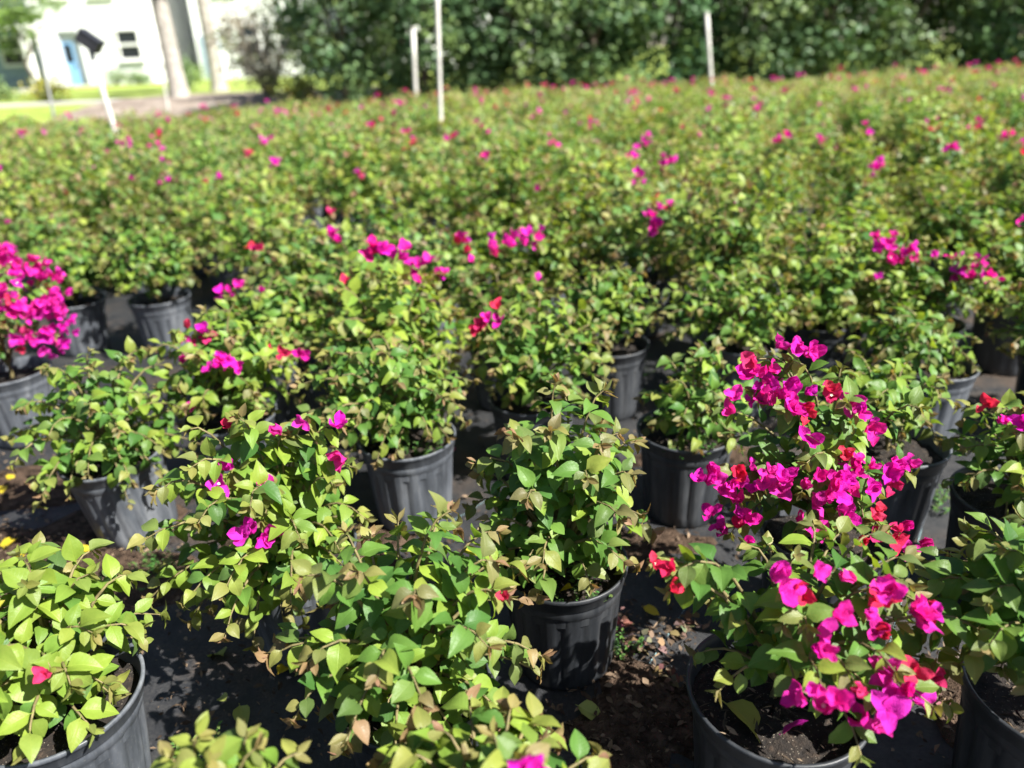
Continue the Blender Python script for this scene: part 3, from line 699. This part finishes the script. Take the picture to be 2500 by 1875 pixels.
for i, (d, x, y) in enumerate(spots):
    pr = random.Random(1000+i)
    fl = [(fx_, fy_, n, c) for fx_, fy_, n, c in flower_for.get(i, [])]
    if not fl and pr.random() < (0.10 if d < 5 else 0.34): fl = [(x + pr.uniform(-.15, .15), y + pr.uniform(-.15, .1), pr.choice((1, 1, 2, 3)), pr.choice((0.1, 0.5, 0.8)))]
    sc = pr.uniform(0.9, 1.12); rz = pr.random()*6.28
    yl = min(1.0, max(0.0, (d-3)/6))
    tint = (pr.uniform(0.9, 1.12) + 0.08 + 0.44*yl, pr.uniform(0.96, 1.12) + 0.30*yl, pr.uniform(1.05, 1.35) + 0.95*yl, 1)  # foliage pales with distance: lens haze put into the leaf tint
    v = pr.randrange(len(VARIANTS))
    if i >= n_single:
        plants_far.append((x, y, sc, rz, tint, v, fl)); continue
    q = in_view(x, y, 0.6); sx_ = q[0]/0.687
    side = ('left of the tilted stake' if sx_ < -0.77 else 'between the tilted stake and the tall pole' if sx_ < -0.14
            else 'between the tall pole and the right-hand stake' if sx_ < 0.385 else 'right of the right-hand stake')
    band = 'first blurred rows' if d < 4.2 else 'middle rows' if d < 7 else 'far rows'
    many = bool(fl) and sum(f[2] for f in fl) >= 3
    look = 'clustered pink' if many else 'sparsely flowering' if fl else 'flowerless'
    lab = look + ' bougainvillea in the ' + band + ', ' + side
    root = tag(empty('potted_bougainvillea', (x, y, 0.006), rz), lab, 'potted plant', look + ' bougainvilleas, ' + band + ' ' + side)
    p = link('pot', POT_FAR, root); p.scale = (0.97, 0.97, 1); pt = pr.choice((0.5, 0.7, 1.0)); p.color = (pt, pt, pt, 1)
    so = link('soil', SOIL_LO, root, (0, 0, SOIL_Z)); so.scale = (0.95, 0.95, 1)
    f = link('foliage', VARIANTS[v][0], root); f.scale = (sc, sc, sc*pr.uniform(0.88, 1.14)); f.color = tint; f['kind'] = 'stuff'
    if d < 5:
        s_ = link('stem', VARIANTS[v][1], root); s_.scale = f.scale
    for fx_, fy_, n, c in fl:
        l = Matrix.Rotation(-rz, 3, 'Z') @ Vector((fx_-x, fy_-y, 0))
        if l.length > 0.24: l *= 0.24/l.length
        z = 0.285 + 0.36*math.sqrt(max(0.1, 1-(l.length/0.30)**2))*sc
        flower_group(pr, root, (l.x, l.y, z + 0.065), n, c*0.55, hi=False, axis=(0.2, -0.5, 1), size=0.040)

def tri_arrays(items, shapes):
    VV, UU, TT, FF, b = [], [], [], [], 0
    for mtx, col, k in items:
        v, uv, f = shapes[k % len(shapes)]
        VV.append(place(v, mtx)); UU.append(uv); TT.append(np.tile(np.array(col[:3]), (len(v), 1)))
        for q in f:
            FF.append((q[0]+b, q[1]+b, q[2]+b))
            if len(q) == 4: FF.append((q[0]+b, q[2]+b, q[3]+b))
        b += len(v)
    return np.concatenate(VV), np.concatenate(UU), np.concatenate(TT), np.array(FF, dtype=np.int32)
def merge(name, parts, material):
    V, U, T, F, b = [], [], [], [], 0
    for v, u, t, f in parts:
        V.append(v); U.append(u); T.append(t); F.append(f+b); b += len(v)
    return mesh_np(name, np.concatenate(V), np.concatenate(F), material, np.concatenate(U), np.concatenate(T))
if plants_far:
    base = []
    for k in range(4):
        vr = random.Random(700+k)
        _, lv = grow(vr, 0, 0.30, 0.30, 0.65, shoots=28, size=0.052, warm=0.85, yellow=0.65, step=0.021, low=0.95, tall=0.03)
        base.append(tri_arrays([(a, b, q) for a, b, y, q in lv], LEAF_TINY))
    parts, blooms = [], []
    for (x, y, sc, rz, tint, v, fl) in plants_far:
        bv, bu, bt, bf = base[v % 4]; a = Matrix.Translation((x, y, 0.006)) @ Matrix.Rotation(rz, 4, 'Z') @ Matrix.Scale(sc, 4)
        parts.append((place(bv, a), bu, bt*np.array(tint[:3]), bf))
        for fx_, fy_, n, c in fl:
            br = random.Random(int(x*100)+int(y*977))
            items = []
            for q in range(n+1):
                mt_ = Matrix.Translation((fx_ + br.gauss(0, .025), fy_ + br.gauss(0, .025), 0.66*sc + br.uniform(-.02, .03))) @ Euler((br.uniform(-.9, .4), br.uniform(-.6, .6), br.random()*6)).to_matrix().to_4x4() @ Matrix.Scale(0.042, 4)
                items.append((mt_, bract_colour(br, c), br.randrange(4)))
            blooms.append(tri_arrays(items, FLOWER_LO))
    far = tag(link('distant_bougainvilleas', merge('distant_bougainvilleas', parts, M['leaf_mass'])), 'farthest rows of bougainvilleas merging into one strip below the hedge', 'plants', kind='stuff')
    if blooms:
        bl = link('blossoms', merge('blossoms', blooms, M['bract_mass']), far); bl['kind'] = 'stuff'
print('rows behind:', len(spots), 'in the far mass:', len(plants_far))

# ================================================================== hedge trees behind the field
def crown_arrays(rng, rx, ry, z0, z1, clumps, per, size, cols, shapes=LEAF_TINY, face=(0.25, -0.55, 0.55), shell=0.55):
    items = []
    for c in range(clumps):
        u = rng.uniform(-1, 1); az = rng.random()*6.28; h = math.sqrt(1-u*u); rr = rng.uniform(shell, 1.0)
        cc = Vector((rx*rr*h*math.cos(az), ry*rr*h*math.sin(az), (z0+z1)/2 + (z1-z0)/2*rr*u))
        out = Vector((cc.x/rx, cc.y/ry, 0.4*u)); cr_ = rng.uniform(0.22, 0.46)
        base = rng.choice(cols); k = rng.uniform(0.8, 1.2)
        for q in range(per):
            off = Vector((rng.gauss(0, 1), rng.gauss(0, 1), rng.gauss(0, 0.8)))*cr_*0.55
            nz = Vector(face)*0.6 + out*0.5 + off*1.2 + Vector((rng.uniform(-.8, .8), rng.uniform(-.8, .8), rng.uniform(-.3, .8)))
            y = Vector((rng.uniform(-1, 1), rng.uniform(-1, 1), rng.uniform(-0.9, 0.2)))
            s = size*rng.uniform(0.7, 1.25); j = k*rng.uniform(0.75, 1.25)
            items.append((frame(cc+off, y, nz, s), tuple(ch*j for ch in base), rng.randrange(12)))
    return tri_arrays(items, shapes)
def tree_trunk(rng, h, r, limbs, spread):
    mb = MB(); pts = [Vector((rng.uniform(-.06, .06)*k, rng.uniform(-.06, .06)*k, h*k/5)) for k in range(6)]
    mb.tube(pts, [r*(1-0.11*k) for k in range(6)], 8)
    for i in range(limbs):
        a = i*2.4 + rng.random(); s0 = pts[2 + i % 3]
        e = s0 + Vector((spread*math.cos(a), spread*math.sin(a), rng.uniform(0.3, 0.9)*h*0.6))
        m_ = (s0+e)/2 + Vector((0, 0, 0.15)); mb.tube([s0, m_, e], [r*0.5, r*0.33, r*0.12], 6)
    return mb.mesh('trunk', M['bark'], True)
GREENS = [(0.075, 0.14, 0.06), (0.105, 0.185, 0.078), (0.145, 0.23, 0.09), (0.20, 0.28, 0.09)]
HEDGE = []
for k in range(3):
    hr = random.Random(40+k)
    cr_me = merge('crown', [crown_arrays(hr, 1.35, 1.0, 0.05, 4.6, 110, 62, 0.115, GREENS, shell=0.62)], M['tree_leaf'])
    HEDGE.append((cr_me, tree_trunk(hr, 3.4, 0.09, 7, 0.8)))
hx = [-3.1, -1.5, 0.2, 1.9, 3.6, 5.2, 6.9, 8.6, 10.3, 12.0, 13.8]
hl = ['first hedge tree at the left end of the dark hedge, beside the dry shrub', 'hedge tree behind the shorter pale stake left of the tall pole',
      'hedge tree just right of the tall pale pole'] + [None]*8
for i, x in enumerate(hx):
    hr = random.Random(60+i)
    lab = hl[i] or 'dense dark green hedge tree in the unbroken row behind the field'
    if i == 4: lab = 'hedge tree directly behind the pale stake on the right half'
    if i == 10: lab = 'last hedge tree at the right end of the row'
    root = tag(empty('hedge_tree', (x + hr.uniform(-.2, .2), 16.6 + hr.uniform(-.25, .35), -0.02), hr.random()*6.28), lab, 'tree', 'hedge trees behind the field')
    a, b = HEDGE[i % 3]
    c = link('crown', a, root); t = hr.uniform(0.88, 1.12); c.color = (t*hr.uniform(0.9, 1.1), t, t, 1); s = hr.uniform(0.95, 1.15); c.scale = (s, s, hr.uniform(0.95, 1.1)); c['kind'] = 'stuff'
    link('trunk', b, root)
# darker trees that close the hedge from behind
for i in range(8):
    hr = random.Random(90+i)
    root = tag(empty('hedge_tree', (-2.3 + i*2.35, 18.9 + hr.uniform(-.3, .3), 0.15), hr.random()*6.28), 'taller tree standing behind the front hedge row', 'tree', 'taller trees behind the hedge')
    a, b = HEDGE[(i+1) % 3]
    c = link('crown', a, root); c.scale = (1.25, 1.25, 1.3); c.color = (0.85, 0.9, 0.9, 1); c['kind'] = 'stuff'
    t = link('trunk', b, root); t.scale = (1.2, 1.2, 1.2)

# dry grey-brown shrub at the hedge's left end
dr = random.Random(31)
root = tag(empty('dry_shrub', (-5.75, 20.0, 0.3)), 'dry grey-brown shrub between the palms and the dark hedge', 'shrub')
c = link('crown', merge('crown', [crown_arrays(dr, 1.05, 0.9, 0.1, 2.6, 46, 46, 0.10, [(0.28, 0.24, 0.19), (0.2, 0.19, 0.13), (0.38, 0.34, 0.28), (0.17, 0.2, 0.08)], shell=0.35)], M['tree_leaf']), root); c['kind'] = 'stuff'
mb = MB()
for i in range(14):
    a = dr.random()*6.28; e = Vector((math.cos(a)*dr.uniform(.4, 1.0), math.sin(a)*dr.uniform(.4, .9), dr.uniform(1.0, 2.4)))
    mb.tube([(0, 0, 0), e*0.5 + Vector((0, 0, 0.2)), e], [0.04, 0.025, 0.008], 5)
mb.build('branch', M['palm_bark'], root, smooth=True)

# young light-green tree at the far left
root = tag(empty('young_tree', (-14.85, 26.0, 0.38)), 'young light green tree with a thin trunk in front of the porch, far left', 'tree')
yr = random.Random(8)
c = link('crown', merge('crown', [crown_arrays(yr, 1.35, 1.2, 1.35, 4.4, 46, 60, 0.11, [(0.16, 0.26, 0.05), (0.22, 0.31, 0.06), (0.12, 0.2, 0.04)], shell=0.4)], M['tree_leaf']), root); c['kind'] = 'stuff'
link('trunk', tree_trunk(yr, 2.6, 0.06, 6, 0.7), root)

# cabbage palms with grey trunks
def palm(x, y, z, h, r, lean, seed, label):
    rg = random.Random(seed); root = tag(empty('palm_tree', (x, y, z)), label, 'palm', 'palms beside the field')
    V, F, seg = [], [], 16; n = 44
    for k in range(n+1):
        t = k/n; rr = r*(1 + 0.55*math.exp(-t*h/0.30))*(1-0.12*t) + (0.012 if k % 2 else 0)
        for j in range(seg):
            a = 6.2832*j/seg; q = rr*(1 + rg.uniform(-.025, .025)); V.append((lean*t*h + q*math.cos(a), q*math.sin(a), t*h))
    for k in range(n):
        for j in range(seg): F.append((k*seg+j, k*seg+(j+1) % seg, (k+1)*seg+(j+1) % seg, (k+1)*seg+j))
    link('trunk', mesh_np('trunk', V, F, M['palm_bark']), root)
    parts = []
    for i in range(22):
        az = i*2.4 + rg.random()*0.3; el = rg.uniform(-0.5, 1.1) if i > 4 else rg.uniform(-1.3, -0.9); items = []
        o = Vector((lean*h, 0, h)); d = Vector((math.cos(az)*math.cos(el), math.sin(az)*math.cos(el), math.sin(el))); s_ = d.cross(Vector((0, 0, 1))).normalized()
        hub = o + d*0.9; col = (0.07, 0.13, 0.04) if i > 4 else (0.20, 0.15, 0.09)
        for q in range(15):
            an = (q-7)*0.19; dd = (d*math.cos(an) + s_*math.sin(an) + Vector((0, 0, -0.25*abs(an)-0.15))).normalized()
            fm = frame(hub, dd, Vector((0, 0, 1)), 0.95); fm = fm @ Matrix.Diagonal((0.16, 1, 0.5, 1)); items.append((fm, col, q))
        items.append((frame(o, d, Vector((0, 0, 1)), 0.95) @ Matrix.Diagonal((0.06, 1, 0.2, 1)), col, 0))
        parts.append(tri_arrays(items, LEAF_LO))
    for pt in parts: link('frond', merge('frond', [pt], M['tree_leaf']), root)
palm(-8.73, 22.0, 0.30, 4.6, 0.215, -0.012, 1, 'thick pale grey palm trunk with flared base, nearer of the two palms')
palm(-9.0, 26.0, 0.36, 5.4, 0.20, 0.0, 2, 'thinner grey palm trunk behind and right of the thick one')

# low shrubs along the houses
def low_shrub(x, y, r, h, cols, label, seed):
    rg = random.Random(seed); root = tag(empty('low_shrub', (x, y, 0.38)), label, 'shrub', 'low shrubs on the lawn')
    c = link('foliage', merge('foliage', [crown_arrays(rg, r, r, 0.0, h, 14, 40, 0.10, cols, shell=0.4)], M['tree_leaf']), root); c['kind'] = 'stuff'
    mb = MB()
    for i in range(5): mb.tube([(0, 0, -0.02), (math.cos(i*1.26)*r*.6, math.sin(i*1.26)*r*.6, h*.7)], [0.03, 0.01], 5)
    mb.build('stem', M['bark'], root)
YEL = [(0.32, 0.28, 0.04), (0.22, 0.25, 0.04)]
low_shrub(-14.1, 25.2, 0.55, 0.62, YEL, 'low yellow shrub at the foot of the young tree', 1)
low_shrub(-15.9, 25.6, 0.5, 0.9, GREENS[1:], 'low dark green shrub at the far left edge', 2)
low_shrub(-18.3, 38.9, 0.5, 0.62, GREENS[1:], 'low green shrub under the house window, left one', 3)
low_shrub(-17.2, 38.9, 0.45, 0.55, GREENS[1:], 'low green shrub under the house window, right one', 4)
low_shrub(-14.6, 38.7, 0.6, 0.9, GREENS[2:], 'green shrub between the two white houses', 5)
low_shrub(-10.6, 27.5, 0.5, 1.0, GREENS[2:], 'leafy green shrub between the palm trunks', 6)
low_shrub(-4.7, 18.7, 0.35, 0.5, YEL, 'yellowish low shrub in front of the dry shrub', 7)

# ================================================================== houses
GZ = 0.34
def window(root, x, y, z, w, h, parent_name='window'):
    """double-hung window whose frame stands proud of the wall; y is the wall face (facing -Y)"""
    mb = MB(); t = 0.09
    mb.box((x-w/2-t/2, y-0.04, z+h/2), (t, 0.09, h+2*t)); mb.box((x+w/2+t/2, y-0.04, z+h/2), (t, 0.09, h+2*t))
    mb.box((x, y-0.04, z-t/2), (w, 0.09, t)); mb.box((x, y-0.04, z+h+t/2), (w, 0.09, t)); mb.box((x, y-0.035, z+h*0.5), (w, 0.08, 0.11))
    wo_ = mb.build(parent_name, M['trim'], root)
    for zz in (z + h*0.225, z + h*0.775):
        MB().box((x, y-0.005, zz), (w, 0.02, h*0.45-0.03)).build('pane', M['glass'], wo_)
    MB().box((x, y-0.07, z-t-0.03), (w+0.3, 0.16, 0.06)).build('sill', M['trim'], wo_)
def gable_roof(root, x0, x1, y0, y1, z, rise, over=0.4):
    xa, xb, ya, yb = x0-over, x1+over, y0-over, y1+over; ym = (ya+yb)/2; th = 0.16
    v = [(xa, ya, z), (xb, ya, z), (xb, ym, z+rise), (xa, ym, z+rise), (xa, yb, z), (xb, yb, z)]
    v2 = [(a, b, c+th) for a, b, c in v]
    f = [(0, 3, 2, 1), (3, 4, 5, 2), (6, 7, 8, 9), (9, 8, 11, 10), (0, 1, 7, 6), (4, 10, 11, 5), (0, 6, 9, 3), (3, 9, 10, 4), (1, 2, 8, 7), (2, 5, 11, 8)]
    link('roof', mesh_np('roof', v+v2, f, M['roof'], smooth=False), root)
# white two-storey house with the porch recess
hs = tag(empty('house', (0, 0, GZ)), 'white two-storey house with grey porch recess, blue door and dark window', 'house', 'white houses beyond the lawn')
Y0, Y1, HZ = 40.0, 49.0, 6.2
wl = MB()
wl.box((-21.68, (Y0+Y1)/2, HZ/2), (1.0, Y1-Y0, HZ))                           # pier left of the porch
wl.box((-18.55, (Y0+Y1)/2, HZ/2), (3.2, Y1-Y0, HZ))                           # body right of the porch
wl.box((-20.665, (Y0+Y1)/2, (2.55+HZ)/2), (1.03, Y1-Y0, HZ-2.55))             # over the porch
wl.build('wall', M['stucco'], hs)
rc = MB(); rc.box((-20.665, Y0+0.35, 1.275), (1.03, 0.2, 2.55)); rc.box((-21.155, Y0+0.125, 1.275), (0.05, 0.25, 2.55)); rc.box((-20.175, Y0+0.125, 1.275), (0.05, 0.25, 2.55)); rc.box((-20.665, Y0+0.125, 2.52), (0.93, 0.25, 0.06))
rc.build('porch_recess', M['grey_wall'], hs)
dd = MB(); dd.box((-20.88, Y0+0.21, 1.02), (0.5, 0.06, 2.04)); door = dd.build('door', M['blue_door'], hs)
MB().box((-20.88, Y0+0.17, 1.55), (0.36, 0.02, 0.8)).build('door_pane', M['glass'], door)
MB().box((-20.68, Y0+0.15, 1.0), (0.04, 0.06, 0.12)).build('handle', M['black_box'], door)
window(hs, -17.78, Y0, 1.20, 0.96, 1.22); window(hs, -18.6, Y0, 4.0, 0.96, 1.3); window(hs, -20.7, Y0, 4.0, 0.96, 1.3)
cl = MB(); cl.box((-22.55, Y0-0.3, 1.35), (0.28, 0.28, 2.7)); cl.box((-22.55, Y0-0.3, 0.08), (0.4, 0.4, 0.16)); cl.build('porch_post', M['trim'], hs)
pr_ = MB(); pr_.box((-24.1, Y0+0.9, 2.82), (4.0, 2.8, 0.22)); pr_.build('porch_roof', M['trim'], hs)
gable_roof(hs, -22.2, -16.95, Y0, Y1, HZ, 2.0)
# blue-grey shaded garage wing left of it
h3 = tag(empty('house', (0, 0, GZ)), 'blue-grey sided house wing in shade at the far left', 'house', 'houses beyond the lawn')
sd_ = MB(); sd_.box((-26.5, 46.0, 3.0), (8.4, 6.0, 6.0)); wall3 = sd_.build('wall', M['blue_wall'], h3)
for k in range(14): MB().box((-26.5, 42.985, 0.25 + k*0.42), (8.4, 0.03, 0.36), (R(-2.5), 0, 0)).build('siding_board', M['blue_wall'], wall3)
window(h3, -25.2, 42.95, 1.2, 1.0, 1.2); gable_roof(h3, -30.7, -22.3, 43, 49, 6.0, 1.8)
# second white house
h2 = tag(empty('house', (0, 0, GZ)), 'white house behind the palm trunks with a pale blue door', 'house', 'white houses beyond the lawn')
MB().box((-12.0, 46.5, 3.0), (6.6, 9.0, 6.0)).build('wall', M['stucco'], h2)
d2 = MB(); d2.box((-14.6, 41.96, 1.05), (0.95, 0.08, 2.1)); d2o = d2.build('door', M['blue_wall'], h2); MB().box((-14.25, 41.9, 1.0), (0.05, 0.06, 0.14)).build('handle', M['black_box'], d2o)
window(h2, -12.6, 42.0, 1.25, 1.0, 1.25); window(h2, -10.6, 42.0, 1.25, 1.0, 1.25); window(h2, -13.4, 42.0, 4.0, 1.0, 1.3); window(h2, -10.8, 42.0, 4.0, 1.0, 1.3)
gable_roof(h2, -15.3, -8.7, 42, 51, 6.0, 2.0)
# third house, mostly hidden behind the hedge
h4 = tag(empty('house', (0, 0, GZ)), 'white house glimpsed above and through the left part of the hedge', 'house', 'white houses beyond the lawn')
MB().box((-2.4, 44.5, 3.0), (8.4, 9.0, 6.0)).build('wall', M['stucco'], h4)
window(h4, -4.8, 40.0, 1.3, 1.0, 1.2); window(h4, -1.6, 40.0, 1.3, 1.0, 1.2); window(h4, -4.8, 4.0 + 36, 4.0, 1.0, 1.3); window(h4, -1.6, 40.0, 4.0, 1.0, 1.3)
gable_roof(h4, -6.6, 1.8, 40, 49, 6.0, 2.0)

# ================================================================== stakes among the plants
def stake(base, top, r, label, material='pvc', cap=True, group='pale stakes among the plants'):
    root = tag(empty('stake', base), label, 'stake', group)
    mb = MB(); d = Vector(top) - Vector(base)
    mb.tube([(0, 0, 0), d*0.33 + Vector((0.004, 0, 0)), d*0.66 - Vector((0.003, 0, 0)), d], r, 12); mb.build('pole', M[material], root, smooth=True)
    if cap: MB().tube([d*0.995, d*1.0 + d.normalized()*0.012], [r*1.18, r*1.1], 12).build('cap', M[material], root, smooth=True)
    return root, d
stake((-0.63, 7.8, 0), (-0.50, 7.8, 2.3), 0.021, 'tallest pale pole standing in the field and running out of the top edge')
stake((-1.52, 14.3, 0), (-1.43, 14.3, 1.70), 0.036, 'shorter pale stake in front of the hedge, left of the tall pole')
stake((3.70, 13.6, 0), (3.47, 13.6, 1.71), 0.033, 'pale stake in front of the hedge on the right half')
stake((-7.10, 12.6, 0), (-6.95, 12.6, 1.62), 0.022, 'thin grey pole at the far left near the young tree', 'wood_stake')
stake((-6.72, 16.1, 0), (-6.58, 16.1, 1.80), 0.022, 'thin pale stake beside the thick palm trunk')
rt, d = stake((-4.45, 9.2, 0), (-4.53, 9.2, 1.52), 0.030, 'pale tilted stake carrying a black box, left side of the field', cap=False)
bx = MB(); bx.box((0, 0, 0), (0.235, 0.14, 0.13), (0, R(38), 0)); b = bx.build('control_box', M['black_box'], rt, d + Vector((0.02, -0.02, 0.06)))
lid = MB(); lid.box((0, 0, 0.071), (0.25, 0.16, 0.016)); lo = lid.build('lid', M['black_box'], b); lo.rotation_euler = (0, R(38), 0)

# ================================================================== litter, fallen leaves and weeds on the fabric
def fallen(name, x, y, z, size, col, label, cat, group, seed, mesh=None, tilt=0.25):
    rg = random.Random(seed)
    o = link(name, mesh or LEAF_MESH[seed % 8]); o.location = (x, y, z); o.rotation_euler = (rg.uniform(-tilt, tilt), rg.uniform(-tilt, tilt), rg.random()*6.28)
    o.scale = (size,)*3; o.color = (*col, 1)
    return tag(o, label, cat, group)
YL = (0.60, 0.46, 0.03); PG = (0.34, 0.38, 0.10)
yl = [(-1.558, 1.928, .058, YL, 'largest bright yellow fallen leaf on mulch at the left edge'), (-1.485, 1.854, .034, YL, 'small yellow fallen leaf just below the large one'),
      (-1.33, 1.86, .042, YL, 'yellow fallen leaf on mulch beside the sunlit fluted pot'), (-1.779, 2.256, .036, YL, 'yellow fallen leaf far left, lower of two'),
      (-1.82, 2.336, .034, YL, 'yellow fallen leaf far left, upper of two'), (-0.742, 1.402, .06, PG, 'pale green fallen leaf on black fabric below the rounded plant'),
      (-0.685, 1.26, .035, PG, 'tiny yellowish leaf on black fabric, left one of a pair'), (-0.643, 1.237, .05, PG, 'curled greenish leaf on black fabric, right one of a pair'),
      (-0.581, 1.335, .04, YL, 'small ochre leaf lying under the rounded plant'), (0.315, 1.5, .04, YL, 'small yellow leaf on sunlit fabric between the two black pots'),
      (0.118, 1.195, .055, PG, 'pale green leaf lying in the shade in front of the central pot')]
for i, (x, y, s, c, lab) in enumerate(yl): fallen('fallen_leaf', x, y, 0.022, s, c, lab, 'leaf', 'fallen leaves on the ground', 3+i)
fallen('fallen_leaf', 0.447-0.088, 0.982-0.02, SOIL_Z+0.03, 0.085, (0.42, 0.42, 0.09), 'folded yellow-green leaf standing on the soil of the near black pot', 'leaf', 'fallen leaves on the ground', 50, tilt=0.7)
fallen('fallen_leaf', NEAR['G'][0][0]+0.01, NEAR['G'][0][1]-0.085, SOIL_Z+0.04, 0.034, (0.75, 0.55, 0.02), 'bright yellow leaf on the soil of the central pot', 'leaf', 'fallen leaves on the ground', 51, tilt=0.9)
fallen('fallen_bract', 0.447-0.01, 0.982-0.08, SOIL_Z+0.03, 0.045, (0.45, 0.015, 0.30), 'magenta bract fallen on the soil of the near black pot', 'petal', None, 52, tilt=0.7)
fallen('fallen_bract', -0.226, 2.372, 0.03, 0.04, (0.55, 0.06, 0.20), 'pink bract fallen on dark ground behind the round-rimmed grey pot', 'petal', None, 53)
def dry_clump(x, y, r, cols, label, seed):
    rg = random.Random(seed); items = []
    for q in range(26):
        p = Vector((rg.gauss(0, r*.5), rg.gauss(0, r*.5), abs(rg.gauss(0, r*.35)) + 0.006))
        items.append((frame(p, Vector((rg.uniform(-1, 1), rg.uniform(-1, 1), rg.uniform(-.4, .6))), Vector((rg.uniform(-1, 1), rg.uniform(-1, 1), 1)), r*rg.uniform(0.35, 0.8)), tuple(c*rg.uniform(.7, 1.3) for c in rg.choice(cols)), q))
    tag(link('dry_clump', joined('dry_clump', items, LEAF_LO, M['litter']), None, (x, y, 0.002)), label, 'debris', 'dry clumps on the fabric')
TAN = [(0.20, 0.14, 0.09), (0.13, 0.085, 0.05)]
dry_clump(0.245, 1.453, 0.034, [(0.24, 0.08, 0.085), (0.18, 0.10, 0.075)], 'dried pinkish flower clump beside the central black pot', 1)
dry_clump(0.405, 1.438, 0.036, TAN, 'tan dry clump on sunlit fabric next to the near pot rim', 2)
dry_clump(0.334, 1.268, 0.034, [(0.12, 0.07, 0.045)], 'dark brown dry clump in the shade left of the near pot', 3)
dry_clump(0.285, 1.384, 0.034, TAN, 'brown dry clump between the pinkish clump and the seam', 4)
dry_clump(0.997, 1.282, 0.034, TAN, 'tan dry clump right of the sprawling plant, upper one', 5)
dry_clump(0.90, 1.19, 0.03, TAN, 'tan dry clump right of the sprawling plant, lower one', 6)
# crumbs of bark and dead leaf, past counting
lr = random.Random(77); items = []
patches = [(-1.40, 1.78, .5, .3, 1500), (-0.68, 1.75, .35, .2, 500), (0.27, 1.2, .2, .2, 900), (0.30, 1.45, .14, .12, 160), (-0.6, 1.15, .35, .3, 520), (0.95, 1.2, .18, .15, 350), (-1.95, 2.25, .4, .3, 600), (0.3, 1.78, .4, .15, 400), (0.0, 2.6, 1.5, .5, 400), (0.45, 0.75, .3, .12, 100), (0.6, 1.6, .8, .6, 250), (-0.5, 1.5, .8, .6, 250)]
for (x, y, sx, sy, n) in patches:
    for q in range(n):
        px, py = lr.gauss(x, sx*.6), lr.gauss(y, sy*.6); k = lr.random()
        col = mixv((0.035, 0.022, 0.015), (0.26, 0.18, 0.12), k**3)
        items.append((frame(Vector((px, py, lr.uniform(0.010, 0.019))), Vector((lr.uniform(-1, 1), lr.uniform(-1, 1), lr.uniform(-.2, .3))), Vector((lr.uniform(-.8, .8), lr.uniform(-.8, .8), 1)), lr.choice((0.006, 0.008, 0.011, 0.015, 0.022))) @ Matrix.Diagonal((lr.uniform(.3, 1.2), 1, 1, 1)), col, q))
tag(link('litter', joined('litter', items, LEAF_TINY, M['litter'])), 'brown bark crumbs and dead leaf bits scattered over the black fabric', 'litter', kind='stuff')
items = []
for key in ('H', 'O', 'G', 'N', 'J'):
    (px, py) = NEAR[key][0]
    for q in range(90):
        a = lr.random()*6.28; rr = 0.128*math.sqrt(lr.random()); col = mixv((0.03, 0.02, 0.014), (0.26, 0.19, 0.13), lr.random()**2)
        items.append((frame(Vector((px + rr*math.cos(a), py + rr*math.sin(a), SOIL_Z + 0.016 + lr.uniform(0, .01))), Vector((lr.uniform(-1, 1), lr.uniform(-1, 1), lr.uniform(-.2, .4))), Vector((lr.uniform(-1, 1), lr.uniform(-1, 1), 1)), lr.uniform(0.008, 0.026)) @ Matrix.Diagonal((lr.uniform(.15, .7), 1, 1, 1)), col, q))
tag(link('bark_chips', joined('bark_chips', items, LEAF_TINY, M['litter'])), 'bark chips lying on the soil of the near pots', 'bark chips', kind='stuff')
def weed(x, y, z, r, n, label, seed):
    rg = random.Random(seed); items = []
    for s_ in range(n):
        a = rg.random()*6.28; rr = r*math.sqrt(rg.random()); b = Vector((rr*math.cos(a), rr*math.sin(a), 0)); tip = b*1.5 + Vector((0, 0, rg.uniform(0.02, 0.06)))
        for q in range(9):
            t = q/8; p = b*(1-t) + tip*t; items.append((frame(p, Vector((rg.uniform(-1, 1), rg.uniform(-1, 1), .3)), Vector((0, 0, 1)), rg.uniform(0.007, 0.014)), (0.10*rg.uniform(.7, 1.3), 0.19*rg.uniform(.7, 1.3), 0.05), q))
    tag(link('weed', joined('weed', items, LEAF_TINY, M['leaf_mass']), None, (x, y, z)), label, 'weed', 'weeds among the pots')
weed(-0.70, 1.10, 0.004, 0.05, 26, 'feathery green weed beside the scuffed pot in the lower left corner', 1)
weed(-1.06, 1.74, 0.004, 0.06, 24, 'small weed at the foot of the sunlit fluted pot', 2)
weed(0.52, 3.05, 0.004, 0.10, 30, 'weed patch in the gap behind the central plant', 3)
weed(1.27, 1.93, 0.004, 0.07, 26, 'pale weed beside the ribbed grey pot on the right', 4)
weed(0.245, 1.375, 0.004, 0.03, 12, 'tiny fern-like weed against the central black pot', 5)
weed(NEAR['J'][0][0], NEAR['J'][0][1]-0.06, SOIL_Z+0.01, 0.07, 26, 'weeds growing in the shaded black pot', 6)
weed(NEAR['G'][0][0]+0.03, NEAR['G'][0][1]-0.06, SOIL_Z+0.01, 0.06, 22, 'weeds on the soil of the central pot', 7)
weed(NEAR['O'][0][0]+0.04, NEAR['O'][0][1]-0.03, SOIL_Z+0.01, 0.06, 20, 'weeds on the soil of the sunlit round-rimmed pot', 8)
